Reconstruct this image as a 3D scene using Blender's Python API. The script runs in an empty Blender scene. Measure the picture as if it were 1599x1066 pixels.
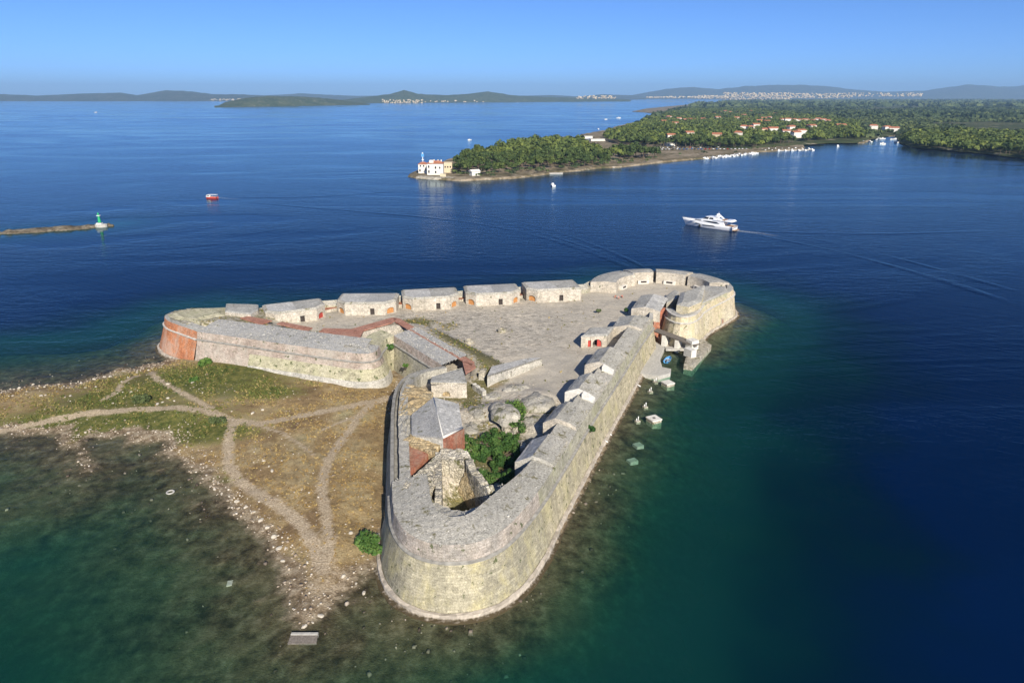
import bpy, bmesh, math, random
import numpy as np
from mathutils import Vector, Matrix
from mathutils.geometry import tessellate_polygon

S = bpy.context.scene
COL = S.collection
rnd = random.Random(7)
RNG = np.random.default_rng(11)
PI = math.pi

# ------------------------------------------------------------------ camera, sky, sun, exposure
F_PX, CAM_H = 1066.0, 60.0                       # focal length in photo pixels, drone height in metres
PITCH = math.atan((533 - 150) / F_PX)
cam_d = bpy.data.cameras.new('camera')
cam_d.sensor_width = 36.0
cam_d.lens = 36.0 * F_PX / 1599.0
cam_d.clip_start, cam_d.clip_end = 1.0, 120000.0
cam = bpy.data.objects.new('camera', cam_d)
COL.objects.link(cam)
cam.location = (0, 0, CAM_H)
cam.rotation_euler = (PI / 2 - PITCH, 0, 0)
S.camera = cam

SUN_AZ, SUN_EL = math.radians(17), math.radians(30)   # azimuth: right of straight behind the camera
world = bpy.data.worlds.new('World')
S.world = world
world.use_nodes = True
wn = world.node_tree.nodes
wn.clear()
sky = wn.new('ShaderNodeTexSky')
sky.sky_type = 'NISHITA'
sky.sun_disc = False
sky.sun_elevation = SUN_EL
sky.sun_rotation = PI - SUN_AZ
sky.altitude = 0
sky.air_density = 0.45
sky.dust_density = 0.5
sky.ozone_density = 10.0
bg = wn.new('ShaderNodeBackground')
bg.inputs['Strength'].default_value = 0.10
wo = wn.new('ShaderNodeOutputWorld')
world.node_tree.links.new(sky.outputs[0], bg.inputs[0])
world.node_tree.links.new(bg.outputs[0], wo.inputs[0])

sun_d = bpy.data.lights.new('sun', 'SUN')
sun_d.energy = 4.3
sun_d.angle = math.radians(0.53)
sun_d.color = (1.0, 0.925, 0.80)
sun = bpy.data.objects.new('sun', sun_d)
COL.objects.link(sun)
to_sun = Vector((math.sin(SUN_AZ) * math.cos(SUN_EL), -math.cos(SUN_AZ) * math.cos(SUN_EL), math.sin(SUN_EL)))
sun.rotation_euler = to_sun.to_track_quat('Z', 'Y').to_euler()
sun.location = (80, -200, 300)

S.view_settings.view_transform = 'Standard'
S.view_settings.look = 'None'
S.view_settings.exposure = 0.65
S.view_settings.gamma = 1.0
S.view_settings.use_curve_mapping = False
S.render.engine = 'CYCLES'
S.cycles.use_denoising = True
S.cycles.max_bounces = 6
S.cycles.diffuse_bounces = 2
S.cycles.glossy_bounces = 2
S.cycles.transmission_bounces = 2
S.cycles.transparent_max_bounces = 6
S.cycles.volume_bounces = 0
S.cycles.caustics_reflective = False
S.cycles.caustics_refractive = False

# ------------------------------------------------------------------ helpers
_c, _s = math.cos(PITCH), math.sin(PITCH)


def at(px, py, z=0.0):
    """the point of the horizontal plane at height z that the photograph shows at pixel (px, py)"""
    u = (px - 799.5) / F_PX
    v = -(py - 533) / F_PX
    dy, dz = _c + v * _s, -_s + v * _c
    t = (z - CAM_H) / dz
    return Vector((u * t, dy * t, z))


def EZ(y):
    """height of the rampart edge; it falls a little towards the far tower"""
    return 9.0 - (min(max(y, 60), 215) - 70) * 0.0085


def atE(px, py, dz=0.0):
    z = 8.5
    for _ in range(4):
        p = at(px, py, z + dz)
        z = EZ(p.y)
    return at(px, py, z + dz)


def tag(o, label=None, cat=None, group=None, kind=None):
    if label: o['label'] = label
    if cat: o['category'] = cat
    if group: o['group'] = group
    if kind: o['kind'] = kind
    return o


def empty(name, loc, label, cat, group=None, rz=0.0):
    o = bpy.data.objects.new(name, None)
    COL.objects.link(o)
    o.location = loc
    o.rotation_euler = (0, 0, rz)
    o.empty_display_size = 0.5
    return tag(o, label, cat, group)


def link(name, me, mat=None, parent=None):
    o = bpy.data.objects.new(name, me)
    COL.objects.link(o)
    if mat is not None:
        me.materials.clear()
        me.materials.append(mat)
    if parent is not None:
        o.parent = parent
        # mesh data is given in world space; keep it there whatever the parent's placement
        if parent.type == 'EMPTY' or True:
            bpy_mat = parent_world(parent)
            o.matrix_parent_inverse = bpy_mat.inverted()
    return o


def parent_world(o):
    m = Matrix.LocRotScale(o.location, o.rotation_euler, o.scale)
    if o.parent is not None:
        m = parent_world(o.parent) @ o.matrix_parent_inverse @ m
    return m


def mesh(name, V, Fc, mat=None, parent=None, smooth=False, uv=None, local=False):
    me = bpy.data.meshes.new(name)
    me.from_pydata([tuple(v) for v in V], [], [tuple(f) for f in Fc])
    if uv is not None:
        lay = me.uv_layers.new(name='uv')
        idx = np.empty(len(me.loops), dtype=np.int32)
        me.loops.foreach_get('vertex_index', idx)
        lay.data.foreach_set('uv', np.asarray(uv, dtype=np.float32)[idx].ravel())
    if smooth:
        me.polygons.foreach_set('use_smooth', [True] * len(me.polygons))
    me.update()
    if local:
        o = bpy.data.objects.new(name, me)
        COL.objects.link(o)
        if mat: me.materials.append(mat)
        o.parent = parent
        return o
    return link(name, me, mat, parent)


def np_mesh(name, V, Q, mat=None, parent=None, smooth=False, k=4):
    """fast mesh from arrays: V (n,3), Q (m,k)"""
    V = np.asarray(V, dtype=np.float32)
    Q = np.asarray(Q, dtype=np.int32)
    me = bpy.data.meshes.new(name)
    me.vertices.add(len(V))
    me.vertices.foreach_set('co', V.ravel())
    me.loops.add(Q.size)
    me.loops.foreach_set('vertex_index', Q.ravel())
    me.polygons.add(len(Q))
    me.polygons.foreach_set('loop_start', np.arange(0, Q.size, k, dtype=np.int32))
    if smooth:
        me.polygons.foreach_set('use_smooth', np.ones(len(Q), dtype=bool))
    me.update(calc_edges=True)
    me.validate()
    return link(name, me, mat, parent)


def np_attr(o, name, data, typ='FLOAT', dom='POINT'):
    a = o.data.attributes.new(name, typ, dom)
    d = np.asarray(data, dtype=np.float32)
    a.data.foreach_set('color' if typ == 'FLOAT_COLOR' else 'value', d.ravel())


def _hash(ix, iy, seed):
    n = (ix.astype(np.int64) * 374761393 + iy.astype(np.int64) * 668265263 + seed * 974711) & 0x7fffffff
    n = ((n ^ (n >> 13)) * 1274126177) & 0x7fffffff
    return ((n ^ (n >> 16)) & 0xffff) / 65535.0


def vnoise(x, y, seed=0):
    x = np.asarray(x, float); y = np.asarray(y, float)
    ix, iy = np.floor(x), np.floor(y)
    fx, fy = x - ix, y - iy
    fx, fy = fx * fx * (3 - 2 * fx), fy * fy * (3 - 2 * fy)
    a, b = _hash(ix, iy, seed), _hash(ix + 1, iy, seed)
    c, d = _hash(ix, iy + 1, seed), _hash(ix + 1, iy + 1, seed)
    return (a * (1 - fx) + b * fx) * (1 - fy) + (c * (1 - fx) + d * fx) * fy


def fbm(x, y, seed=0, octv=4):
    x = np.asarray(x, float); y = np.asarray(y, float)
    t, amp, tot = 0, 1.0, 0
    for i in range(octv):
        t = t + amp * vnoise(x * 2 ** i + i * 17.3, y * 2 ** i - i * 9.1, seed + i)
        tot += amp; amp *= .5
    return t / tot            # 0..1


def seg_dist(X, Y, pts, closed=False):
    P = [(p[0], p[1]) for p in pts]
    if closed: P = P + [P[0]]
    best = np.full(np.shape(X), 1e12)
    for (ax, ay), (bx, by) in zip(P[:-1], P[1:]):
        dx, dy = bx - ax, by - ay
        L = dx * dx + dy * dy + 1e-9
        t = np.clip(((X - ax) * dx + (Y - ay) * dy) / L, 0, 1)
        best = np.minimum(best, (X - ax - t * dx) ** 2 + (Y - ay - t * dy) ** 2)
    return np.sqrt(best)


def inside(X, Y, pts):
    r = np.zeros(np.shape(X), bool)
    n = len(pts)
    for i in range(n):
        ax, ay = pts[i][0], pts[i][1]
        bx, by = pts[(i + 1) % n][0], pts[(i + 1) % n][1]
        if ay == by: continue
        cond = (ay > Y) != (by > Y)
        xi = ax + (Y - ay) * (bx - ax) / (by - ay)
        r ^= cond & (X < xi)
    return r


def sdf(X, Y, pts):
    d = seg_dist(X, Y, pts, True)
    return np.where(inside(X, Y, pts), d, -d)     # positive inside


def sstep(a, b, x):
    t = np.clip((x - a) / (b - a), 0, 1)
    return t * t * (3 - 2 * t)


def resample(pts, step, closed=False, smooth=0):
    P = [Vector((p[0], p[1])) for p in pts]
    for _ in range(smooth):                        # Chaikin
        Q = []
        n = len(P)
        rng = range(n if closed else n - 1)
        if not closed: Q.append(P[0])
        for i in rng:
            a, b = P[i], P[(i + 1) % n]
            Q += [a * .75 + b * .25, a * .25 + b * .75]
        if not closed: Q.append(P[-1])
        P = Q
    if closed: P = P + [P[0]]
    out = [P[0].copy()]
    for a, b in zip(P[:-1], P[1:]):
        L = (b - a).length
        k = max(1, int(round(L / step)))
        for i in range(1, k + 1):
            out.append(a.lerp(b, i / k))
    if closed: out.pop()
    return out


def normals(P, closed=False):
    """left-hand normals of a path (the inside of a counter-clockwise outline)"""
    n = len(P)
    N = []
    for i in range(n):
        a = P[i - 1] if (i > 0 or closed) else P[i]
        b = P[(i + 1) % n] if (i < n - 1 or closed) else P[i]
        t = (b - a)
        t = t.normalized() if t.length > 1e-6 else Vector((1, 0))
        N.append(Vector((-t.y, t.x)))
    return N


def sweep(name, P, rings, mat, parent=None, closed=False, jitter=0.0, smooth=False, sub=1):
    """rings: list of (offset, height) functions or numbers of the path index; builds a strip of quads with metre UVs"""
    N = normals(P, closed)
    n = len(P)
    V, U, Fc = [], [], []
    s = [0.0]
    for i in range(1, n): s.append(s[-1] + (P[i] - P[i - 1]).length)
    full = []
    for k in range(len(rings) - 1):
        for j in range(sub):
            full.append((rings[k], rings[k + 1], j / sub))
    full.append((rings[-1], rings[-1], 0.0))
    def ev(f, i): return f(i) if callable(f) else f
    vlen = [0.0] * n
    prev = None
    for r0, r1, t in full:
        row = []
        for i in range(n):
            o = ev(r0[0], i) * (1 - t) + ev(r1[0], i) * t
            z = ev(r0[1], i) * (1 - t) + ev(r1[1], i) * t
            p = P[i] + N[i] * o
            if prev is not None:
                vlen[i] += math.hypot(o - prev[i][0], z - prev[i][1])
            row.append((o, z))
            jj = 0.0 if i in (0, n - 1) and not closed else jitter
            jx = rnd.uniform(-jj, jj); jz = rnd.uniform(-jj, jj)
            V.append((p.x + jx, p.y + jx * .5, z + jz))
            U.append((s[i], vlen[i]))
        prev = row
    m = len(full)
    cnt = n if closed else n - 1
    for k in range(m - 1):
        for i in range(cnt):
            a, b = k * n + i, k * n + (i + 1) % n
            Fc.append((a, b, b + n, a + n))
    return mesh(name, V, Fc, mat, parent, smooth, U)


def prism(name, poly, z0, z1, mat, parent=None, top_mat=None, inset=0.0, dz=0.0, jitter=0.0):
    """upright prism over a counter-clockwise polygon; optional chamfered top edge"""
    P = [Vector((p[0], p[1])) for p in poly]
    area = sum(P[i].x * P[(i + 1) % len(P)].y - P[(i + 1) % len(P)].x * P[i].y for i in range(len(P)))
    if area < 0: P.reverse()
    n = len(P)
    V = [(p.x, p.y, z0) for p in P] + [(p.x + rnd.uniform(-jitter, jitter), p.y + rnd.uniform(-jitter, jitter), z1 + rnd.uniform(-jitter, jitter)) for p in P]
    Fc = [(i, (i + 1) % n, (i + 1) % n + n, i + n) for i in range(n)]
    base = n
    if inset > 0:
        N = []
        for i in range(n):
            e1 = (P[i] - P[i - 1]).normalized(); e2 = (P[(i + 1) % n] - P[i]).normalized()
            b = Vector((-e1.y - e2.y, e1.x + e2.x))
            b = b / max(.6, (1 + e1.dot(e2)))
            N.append(b)
        V += [(P[i].x + N[i].x * inset, P[i].y + N[i].y * inset, z1 + dz) for i in range(n)]
        Fc += [(i + n, (i + 1) % n + n, (i + 1) % n + 2 * n, i + 2 * n) for i in range(n)]
        base = 2 * n
    tri = tessellate_polygon([[Vector((V[base + i][0], V[base + i][1], 0)) for i in range(n)]])
    for t in tri:
        a, b, c = [Vector(V[base + i][:2]) for i in t]
        cr = (b - a).x * (c - a).y - (b - a).y * (c - a).x
        t = t if cr > 0 else (t[0], t[2], t[1])
        Fc.append(tuple(base + i for i in t))
    uv = [(v[0] + v[1], v[2]) for v in V]
    o = mesh(name, V, Fc, mat, parent, False, uv)
    if top_mat is not None:
        o.data.materials.append(top_mat)
        nf = len(Fc) - len(tri)
        for i, p in enumerate(o.data.polygons):
            if i >= (n if inset > 0 else nf): p.material_index = 1
    return o


def box(name, c, size, mat, parent=None, rz=0.0, taper=0.0):
    """box standing on c; taper narrows the top"""
    hx, hy, hz = size[0] / 2, size[1] / 2, size[2]
    R = Matrix.Rotation(rz, 3, 'Z')
    V = []
    for z, k in ((0, 1), (hz, 1 - taper)):
        for x, y in ((-hx, -hy), (hx, -hy), (hx, hy), (-hx, hy)):
            V.append(Vector(c) + R @ Vector((x * k, y * k, z)))
    Fc = [(3, 2, 1, 0), (4, 5, 6, 7), (0, 1, 5, 4), (1, 2, 6, 5), (2, 3, 7, 6), (3, 0, 4, 7)]
    return mesh(name, V, Fc, mat, parent, False, [(v[0] + v[1], v[2]) for v in V])


def tube_data(pts, rad, seg=8, cap=True):
    V, Fc = [], []
    n = len(pts)
    for i, p in enumerate(pts):
        p = Vector(p)
        a = Vector(pts[max(i - 1, 0)]); b = Vector(pts[min(i + 1, n - 1)])
        t = (b - a).normalized()
        q = t.to_track_quat('Z', 'Y').to_matrix()
        r = rad[i] if isinstance(rad, (list, tuple)) else rad
        for k in range(seg):
            an = 2 * PI * k / seg
            V.append(p + q @ Vector((math.cos(an) * r, math.sin(an) * r, 0)))
    for i in range(n - 1):
        for k in range(seg):
            Fc.append((i * seg + k, i * seg + (k + 1) % seg, (i + 1) * seg + (k + 1) % seg, (i + 1) * seg + k))
    if cap:
        Fc.append(tuple(reversed(range(seg))))
        Fc.append(tuple((n - 1) * seg + k for k in range(seg)))
    return V, Fc


def tube(name, pts, rad, mat, parent=None, seg=8, smooth=True):
    V, Fc = tube_data(pts, rad, seg)
    return mesh(name, V, Fc, mat, parent, smooth)


def merge(parts):
    V, Fc = [], []
    for v, f in parts:
        b = len(V)
        V += list(v)
        Fc += [tuple(i + b for i in q) for q in f]
    return V, Fc


def panel(name, p0, p1, z0, z1, holes, mat, parent=None, thick=0.5, ztop1=None):
    """wall face from p0 to p1 (seen with p0 on the left) with real openings and their reveals; holes are (u, v) outlines"""
    p0, p1 = Vector((p0[0], p0[1])), Vector((p1[0], p1[1]))
    d = p1 - p0; L = d.length; d = d / L
    inn = Vector((-d.y, d.x))
    z1b = z1 if ztop1 is None else ztop1
    outer = [Vector((0, 0, 0)), Vector((L, 0, 0)), Vector((L, z1b - z0, 0)), Vector((0, z1 - z0, 0))]
    loops = [outer] + [[Vector((u, v, 0)) for u, v in h] for h in holes]
    flat = [q for l in loops for q in l]
    V = [(p0.x + d.x * q.x, p0.y + d.y * q.x, z0 + q.y) for q in flat]
    U = [(q.x, q.y) for q in flat]
    Fc = []
    for t in tessellate_polygon(loops):
        a, b, c = [flat[i] for i in t]
        cr = (b - a).x * (c - a).y - (b - a).y * (c - a).x
        Fc.append(tuple(t) if cr > 0 else (t[0], t[2], t[1]))
    base = 4
    for h in holes:
        k = len(h)
        nb = len(V)
        for u, v in h:
            q = p0 + d * u + inn * thick
            V.append((q.x, q.y, z0 + v)); U.append((u + thick, v))
        for i in range(k):
            j = (i + 1) % k
            Fc.append((base + i, base + j, nb + j, nb + i))
        base += k
    return mesh(name, V, Fc, mat, parent, False, U)


def hole_rect(u, w, h, v0=0.02):
    return [(u - w / 2, v0), (u + w / 2, v0), (u + w / 2, h), (u - w / 2, h)]


def hole_arch(u, w, spring, rise, v0=0.02, k=8):
    pts = [(u - w / 2, v0), (u + w / 2, v0)]
    for i in range(k + 1):
        a = PI * i / k
        pts.append((u + math.cos(a) * w / 2, spring + math.sin(a) * rise))
    return pts


def hole_fill(name, p0, p1, z0, hole, depth, mat, parent):
    """the surface that closes an opening some way in (a door leaf, a brick infill, a dark sheet in place of shade)"""
    p0, p1 = Vector((p0[0], p0[1])), Vector((p1[0], p1[1]))
    d = (p1 - p0).normalized(); inn = Vector((-d.y, d.x))
    V = [(p0.x + d.x * u + inn.x * depth, p0.y + d.y * u + inn.y * depth, z0 + v) for u, v in hole]
    n = len(V)
    V += [(v[0] + inn.x * .12, v[1] + inn.y * .12, v[2]) for v in V]
    Fc = [tuple(range(n)), tuple(reversed(range(n, 2 * n)))] + [(i, i + n, (i + 1) % n + n, (i + 1) % n) for i in range(n)]
    return mesh(name, V, Fc, mat, parent, False, [(v[0] + v[1], v[2]) for v in V])


# ------------------------------------------------------------------ materials
class NT:
    def __init__(self, name):
        self.m = bpy.data.materials.new(name)
        self.m.use_nodes = True
        self.t = self.m.node_tree
        self.t.nodes.clear()
        self.out = self.t.nodes.new('ShaderNodeOutputMaterial')

    def n(self, typ, **kw):
        nd = self.t.nodes.new(typ)
        for k, v in kw.items():
            if k in ('vec', ): continue
            setattr(nd, k, v)
        return nd

    def put(self, sock, v):
        if v is None: return
        if hasattr(v, 'links') or isinstance(v, bpy.types.NodeSocket):
            self.t.links.new(v, sock)
        else:
            if sock.type == 'RGBA' and len(v) == 3: v = (*v, 1)
            sock.default_value = v

    def pos(self, scale=None):
        g = self.n('ShaderNodeNewGeometry').outputs['Position']
        return g if scale is None else self.scale(g, scale)

    def uv(self):
        return self.n('ShaderNodeUVMap', uv_map='uv').outputs[0]

    def obj(self):
        return self.n('ShaderNodeTexCoord').outputs['Object']

    def scale(self, v, s):
        m = self.n('ShaderNodeMapping')
        self.put(m.inputs[0], v)
        m.inputs['Scale'].default_value = s if hasattr(s, '__len__') else (s, s, s)
        return m.outputs[0]

    def rot(self, v, a):
        m = self.n('ShaderNodeMapping')
        self.put(m.inputs[0], v)
        m.inputs['Rotation'].default_value = (0, 0, a)
        return m.outputs[0]

    def noise(self, vec, scale=1.0, detail=4, rough=.55, dist=0.0):
        d = self.n('ShaderNodeTexNoise')
        self.put(d.inputs['Vector'], vec)
        d.inputs['Scale'].default_value = scale
        d.inputs['Detail'].default_value = detail
        d.inputs['Roughness'].default_value = rough
        d.inputs['Distortion'].default_value = dist
        return d.outputs['Fac']

    def voro(self, vec, scale=1.0, feat='F1', out='Color', rand=1.0):
        d = self.n('ShaderNodeTexVoronoi', feature=feat)
        self.put(d.inputs['Vector'], vec)
        d.inputs['Scale'].default_value = scale
        d.inputs['Randomness'].default_value = rand
        return d.outputs[out]

    def ramp(self, fac, stops, interp='LINEAR'):
        r = self.n('ShaderNodeValToRGB')
        r.color_ramp.interpolation = interp
        el = r.color_ramp.elements
        while len(el) < len(stops): el.new(0.5)
        for e, (p, c) in zip(el, stops):
            e.position = p
            e.color = (c, c, c, 1) if not hasattr(c, '__len__') else (*c, 1)
        self.put(r.inputs[0], fac)
        return r.outputs[0]

    def mix(self, fac, a, b, mode='MIX'):
        m = self.n('ShaderNodeMix', data_type='RGBA', blend_type=mode)
        self.put(m.inputs[0], fac)
        self.put(m.inputs[6], a)
        self.put(m.inputs[7], b)
        return m.outputs[2]

    def math(self, op, a, b=None, clamp=False):
        m = self.n('ShaderNodeMath', operation=op, use_clamp=clamp)
        self.put(m.inputs[0], a)
        if b is not None: self.put(m.inputs[1], b)
        return m.outputs[0]

    def bump(self, h, strength=.5, dist=.1, normal=None):
        b = self.n('ShaderNodeBump')
        b.inputs['Strength'].default_value = strength
        b.inputs['Distance'].default_value = dist
        self.put(b.inputs['Height'], h)
        if normal is not None: self.put(b.inputs['Normal'], normal)
        return b.outputs[0]

    def attr(self, name, out='Fac'):
        return self.n('ShaderNodeAttribute', attribute_name=name).outputs[out]

    def bsdf(self, color, rough=.9, normal=None, spec=.2, metal=0.0):
        b = self.n('ShaderNodeBsdfPrincipled')
        self.put(b.inputs['Base Color'], color)
        self.put(b.inputs['Roughness'], rough)
        b.inputs['Specular IOR Level'].default_value = spec
        b.inputs['Metallic'].default_value = metal
        if normal is not None: self.put(b.inputs['Normal'], normal)
        return b.outputs[0]

    def done(self, shader):
        self.t.links.new(shader, self.out.inputs['Surface'])
        return self.m


def m_plain(name, col, rough=.7, var=.25, scale=3.0, spec=.3, bump=.0, metal=0.0):
    t = NT(name)
    p = t.pos()
    nz = t.noise(p, scale, 4)
    k = t.ramp(nz, [(.25, 1 - var), (.75, 1 + var)])
    c = t.mix(1.0, (*col, 1), k, 'MULTIPLY')
    nm = t.bump(nz, bump, .05) if bump else None
    return t.done(t.bsdf(c, rough, nm, spec, metal))


def m_rubble(name, cols, cell=1.6, patch=.10, weed=.0, weedcol=(.09, .09, .03), dark=.55, bump=.7, streak=0.0, spots=None):
    """loose or mortared rubble: stones of uneven tone, dark joints, moss and weeds"""
    t = NT(name)
    p = t.pos()
    w = t.n('ShaderNodeVectorMath', operation='ADD')
    t.put(w.inputs[0], p)
    nv = t.n('ShaderNodeTexNoise'); t.put(nv.inputs['Vector'], p); nv.inputs['Scale'].default_value = 1.2
    sc = t.n('ShaderNodeVectorMath', operation='SCALE'); t.put(sc.inputs[0], nv.outputs['Color']); sc.inputs['Scale'].default_value = .35
    t.put(w.inputs[1], sc.outputs[0])
    q = w.outputs[0]
    big = t.noise(p, patch, 5, .6)
    base = t.ramp(big, [(.3, cols[0]), (.5, cols[1]), (.7, cols[2])])
    cellc = t.voro(q, cell)
    sep = t.n('ShaderNodeSeparateColor'); t.put(sep.inputs[0], cellc)
    tone = t.ramp(sep.outputs[0], [(0, dark), (.15, .85), (.7, 1.03), (.93, 1.12), (1, 1.3)])
    c = t.mix(1.0, base, tone, 'MULTIPLY')
    edge = t.voro(q, cell, 'DISTANCE_TO_EDGE', 'Distance')
    joint = t.ramp(edge, [(.0, .62), (.07, 1.0)])
    c = t.mix(.55, c, joint, 'MULTIPLY')
    pit = t.noise(p, 2.7, 3, .7)
    c = t.mix(t.ramp(pit, [(.30, .75), (.40, 0.0)]), c, (.11, .10, .075))
    fine = t.noise(p, 5.0, 3)
    c = t.mix(1.0, c, t.ramp(fine, [(.3, .78), (.7, 1.2)]), 'MULTIPLY')
    st = t.noise(t.scale(p, (.35, .35, .05)), 1.6, 4, .65)
    if streak:
        c = t.mix(t.ramp(st, [(.42, 0.0), (.66, streak)]), c, (.13, .125, .10))
    if weed:
        wn_ = t.noise(p, .55, 5, .7)
        c = t.mix(t.ramp(wn_, [(.62 - weed * .2, 0.0), (.70 - weed * .2, .9)]), c, weedcol)
    if spots:
        sp = t.noise(p, .9, 3, .6)
        c = t.mix(t.ramp(sp, [(.60, 0.0), (.68, .8)]), c, spots)
    h = t.math('ADD', t.math('MULTIPLY', t.ramp(edge, [(0, 0.0), (.2, 1.0)]), 1.0), t.math('MULTIPLY', fine, .8))
    return t.done(t.bsdf(c, .95, t.bump(h, bump, .12), .1))


def m_masonry(name, cols, bw=1.1, bh=.42, stain=.5, lichen=None, weed=0.0, patch=.12, contrast=.35, basewhite=None):
    """coursed stone or brick on metre UVs, with runs, lichen and tufts"""
    t = NT(name)
    uv = t.uv(); p = t.pos()
    br = t.n('ShaderNodeTexBrick')
    t.put(br.inputs['Vector'], uv)
    br.inputs['Scale'].default_value = 1.0
    br.inputs['Brick Width'].default_value = bw
    br.inputs['Row Height'].default_value = bh
    br.inputs['Mortar Size'].default_value = .025
    br.inputs['Mortar Smooth'].default_value = .3
    br.inputs['Color1'].default_value = (1 - contrast, ) * 3 + (1, )
    br.inputs['Color2'].default_value = (1 + contrast * .5, ) * 3 + (1, )
    br.inputs['Mortar'].default_value = (.62, .60, .56, 1)
    big = t.noise(p, patch, 6, .65)
    base = t.ramp(big, [(.32, cols[0]), (.5, cols[1]), (.68, cols[2])])
    c = t.mix(.62, base, br.outputs['Color'], 'MULTIPLY')
    mot = t.noise(p, .9, 6, .75)
    c = t.mix(1.0, c, t.ramp(mot, [(.32, .70), (.5, 1.0), (.68, 1.18)]), 'MULTIPLY')
    fine = t.noise(p, 2.6, 5, .7)
    c = t.mix(1.0, c, t.ramp(fine, [(.3, .72), (.7, 1.22)]), 'MULTIPLY')
    if lichen:
        ln = t.noise(t.scale(p, (1, 1, .6)), .3, 6, .72)
        c = t.mix(t.ramp(ln, [(.48, 0.0), (.64, .6)]), c, lichen)
    st = t.noise(t.scale(p, (.55, .55, .05)), 1.3, 4, .7)
    c = t.mix(t.ramp(st, [(.47, 0.0), (.70, stain)]), c, (.16, .15, .11))
    if weed:
        wn_ = t.noise(p, 1.1, 3, .6)
        c = t.mix(t.ramp(wn_, [(.66 - weed * .1, 0.0), (.70 - weed * .1, .85)]), c, (.07, .09, .03))
    grit = t.noise(p, 7.0, 2, .6)
    c = t.mix(1.0, c, t.ramp(grit, [(.3, .74), (.7, 1.24)]), 'MULTIPLY')
    h = t.math('ADD', t.math('MULTIPLY', br.outputs['Fac'], -.35), fine)
    return t.done(t.bsdf(c, .95, t.bump(h, .55, .10), .1))


MAT = {}
MAT['parapet'] = m_rubble('parapet_rubble', [(.37, .35, .295), (.45, .425, .36), (.52, .485, .41)], 4.6, .09, .22, (.15, .135, .06), .62, .38)
MAT['parapet_grey'] = m_rubble('parapet_grey_setts', [(.34, .335, .315), (.41, .40, .375), (.48, .465, .425)], 6.0, .12, .10, (.13, .13, .07), .7, .3)
MAT['roof_grey'] = m_rubble('roof_screed', [(.33, .32, .285), (.42, .405, .36), (.50, .48, .42)], 2.6, .2, .15, (.12, .11, .06), .8, .35)
MAT['roof_pale'] = m_rubble('roof_pale_slab', [(.42, .41, .38), (.51, .495, .455), (.58, .56, .51)], 1.8, .25, .05, (.15, .14, .08), .85, .3)
MAT['nose_wall'] = m_masonry('limestone_yellow', [(.32, .295, .22), (.41, .37, .265), (.49, .44, .31)], 1.1, .36, .5, (.52, .455, .23), .2, .10, .3)
MAT['right_wall'] = m_masonry('limestone_sea_side', [(.42, .37, .26), (.52, .455, .31), (.58, .50, .35)], 1.2, .4, .5, (.52, .46, .24), .35, .09, .3)
MAT['grey_wall'] = m_masonry('limestone_grey', [(.36, .34, .265), (.45, .42, .325), (.52, .48, .36)], 1.1, .4, .5, (.42, .40, .24), .3, .12, .3)
MAT['band_wall'] = m_masonry('limestone_band', [(.36, .33, .29), (.46, .40, .34), (.54, .45, .36)], 1.0, .35, .45, None, .2, .15, .3)
MAT['red_brick'] = m_masonry('red_brick_wall', [(.52, .20, .095), (.60, .245, .115), (.62, .31, .175)], .5, .16, .25, (.60, .46, .36), .0, .35, .35)
MAT['pink_wall'] = m_masonry('pink_brick_rubble', [(.41, .325, .265), (.48, .39, .32), (.54, .46, .385)], .6, .2, .35, (.50, .455, .38), .3, .3, .4)
MAT['pale_wall'] = m_masonry('pale_limestone', [(.46, .44, .39), (.56, .53, .46), (.64, .60, .52)], .9, .35, .3, None, .1, .2, .25)
MAT['weedy_wall'] = m_masonry('weedy_yellow_limestone', [(.42, .39, .27), (.49, .45, .31), (.54, .50, .36)], .9, .35, .3, (.46, .44, .27), .5, .2, .35)
MAT['tower_wall'] = m_masonry('tower_limestone', [(.52, .44, .30), (.60, .50, .34), (.64, .57, .42)], 1.2, .42, .25, (.58, .52, .28), .25, .08, .18)
MAT['casemate_wall'] = m_masonry('casemate_limestone', [(.48, .43, .35), (.56, .50, .41), (.62, .57, .48)], .9, .38, .25, None, .05, .3, .25)
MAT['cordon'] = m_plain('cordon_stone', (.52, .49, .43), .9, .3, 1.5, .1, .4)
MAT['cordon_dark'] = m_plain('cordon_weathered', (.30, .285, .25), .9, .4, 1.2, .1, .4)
MAT['orange_brick'] = m_plain('orange_brick', (.50, .235, .085), .9, .25, 3, .1, .4)
MAT['walk_brick'] = m_masonry('red_brick_paving', [(.40, .19, .125), (.47, .235, .165), (.50, .28, .20)], .5, .2, .1, None, 0, .4, .2)
MAT['red_wall'] = m_masonry('old_red_brick', [(.34, .115, .07), (.44, .165, .10), (.50, .25, .165)], .5, .18, .35, (.50, .36, .26), .0, .5, .35)
MAT['red_paint'] = m_plain('red_painted_wood', (.42, .06, .045), .6, .2, 3.0, .3)
MAT['shade_fill'] = m_plain('painted_shade', (.06, .05, .045), .95, .3, 2.0, .05)  # near-black colour carries the shade of rooms and openings
MAT['white_stone'] = m_plain('white_limestone', (.66, .63, .56), .9, .22, 2.2, .1, .5)
MAT['concrete'] = m_plain('concrete', (.46, .44, .39), .9, .25, 2.0, .15, .3)
MAT['dark_timber'] = m_plain('weathered_timber', (.16, .14, .12), .9, .4, 5.0, .1, .5)
MAT['steel'] = m_plain('galvanised_steel', (.45, .46, .47), .45, .15, 3.0, .5, 0, .6)
MAT['white_paint'] = m_plain('white_paint', (.78, .78, .76), .45, .06, 2.0, .4)
MAT['gel_white'] = m_plain('white_gelcoat', (.83, .83, .82), .25, .03, 1.0, .5)
MAT['dark_glass'] = m_plain('dark_glass', (.012, .015, .02), .08, .1, 1.0, .6)
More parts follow.
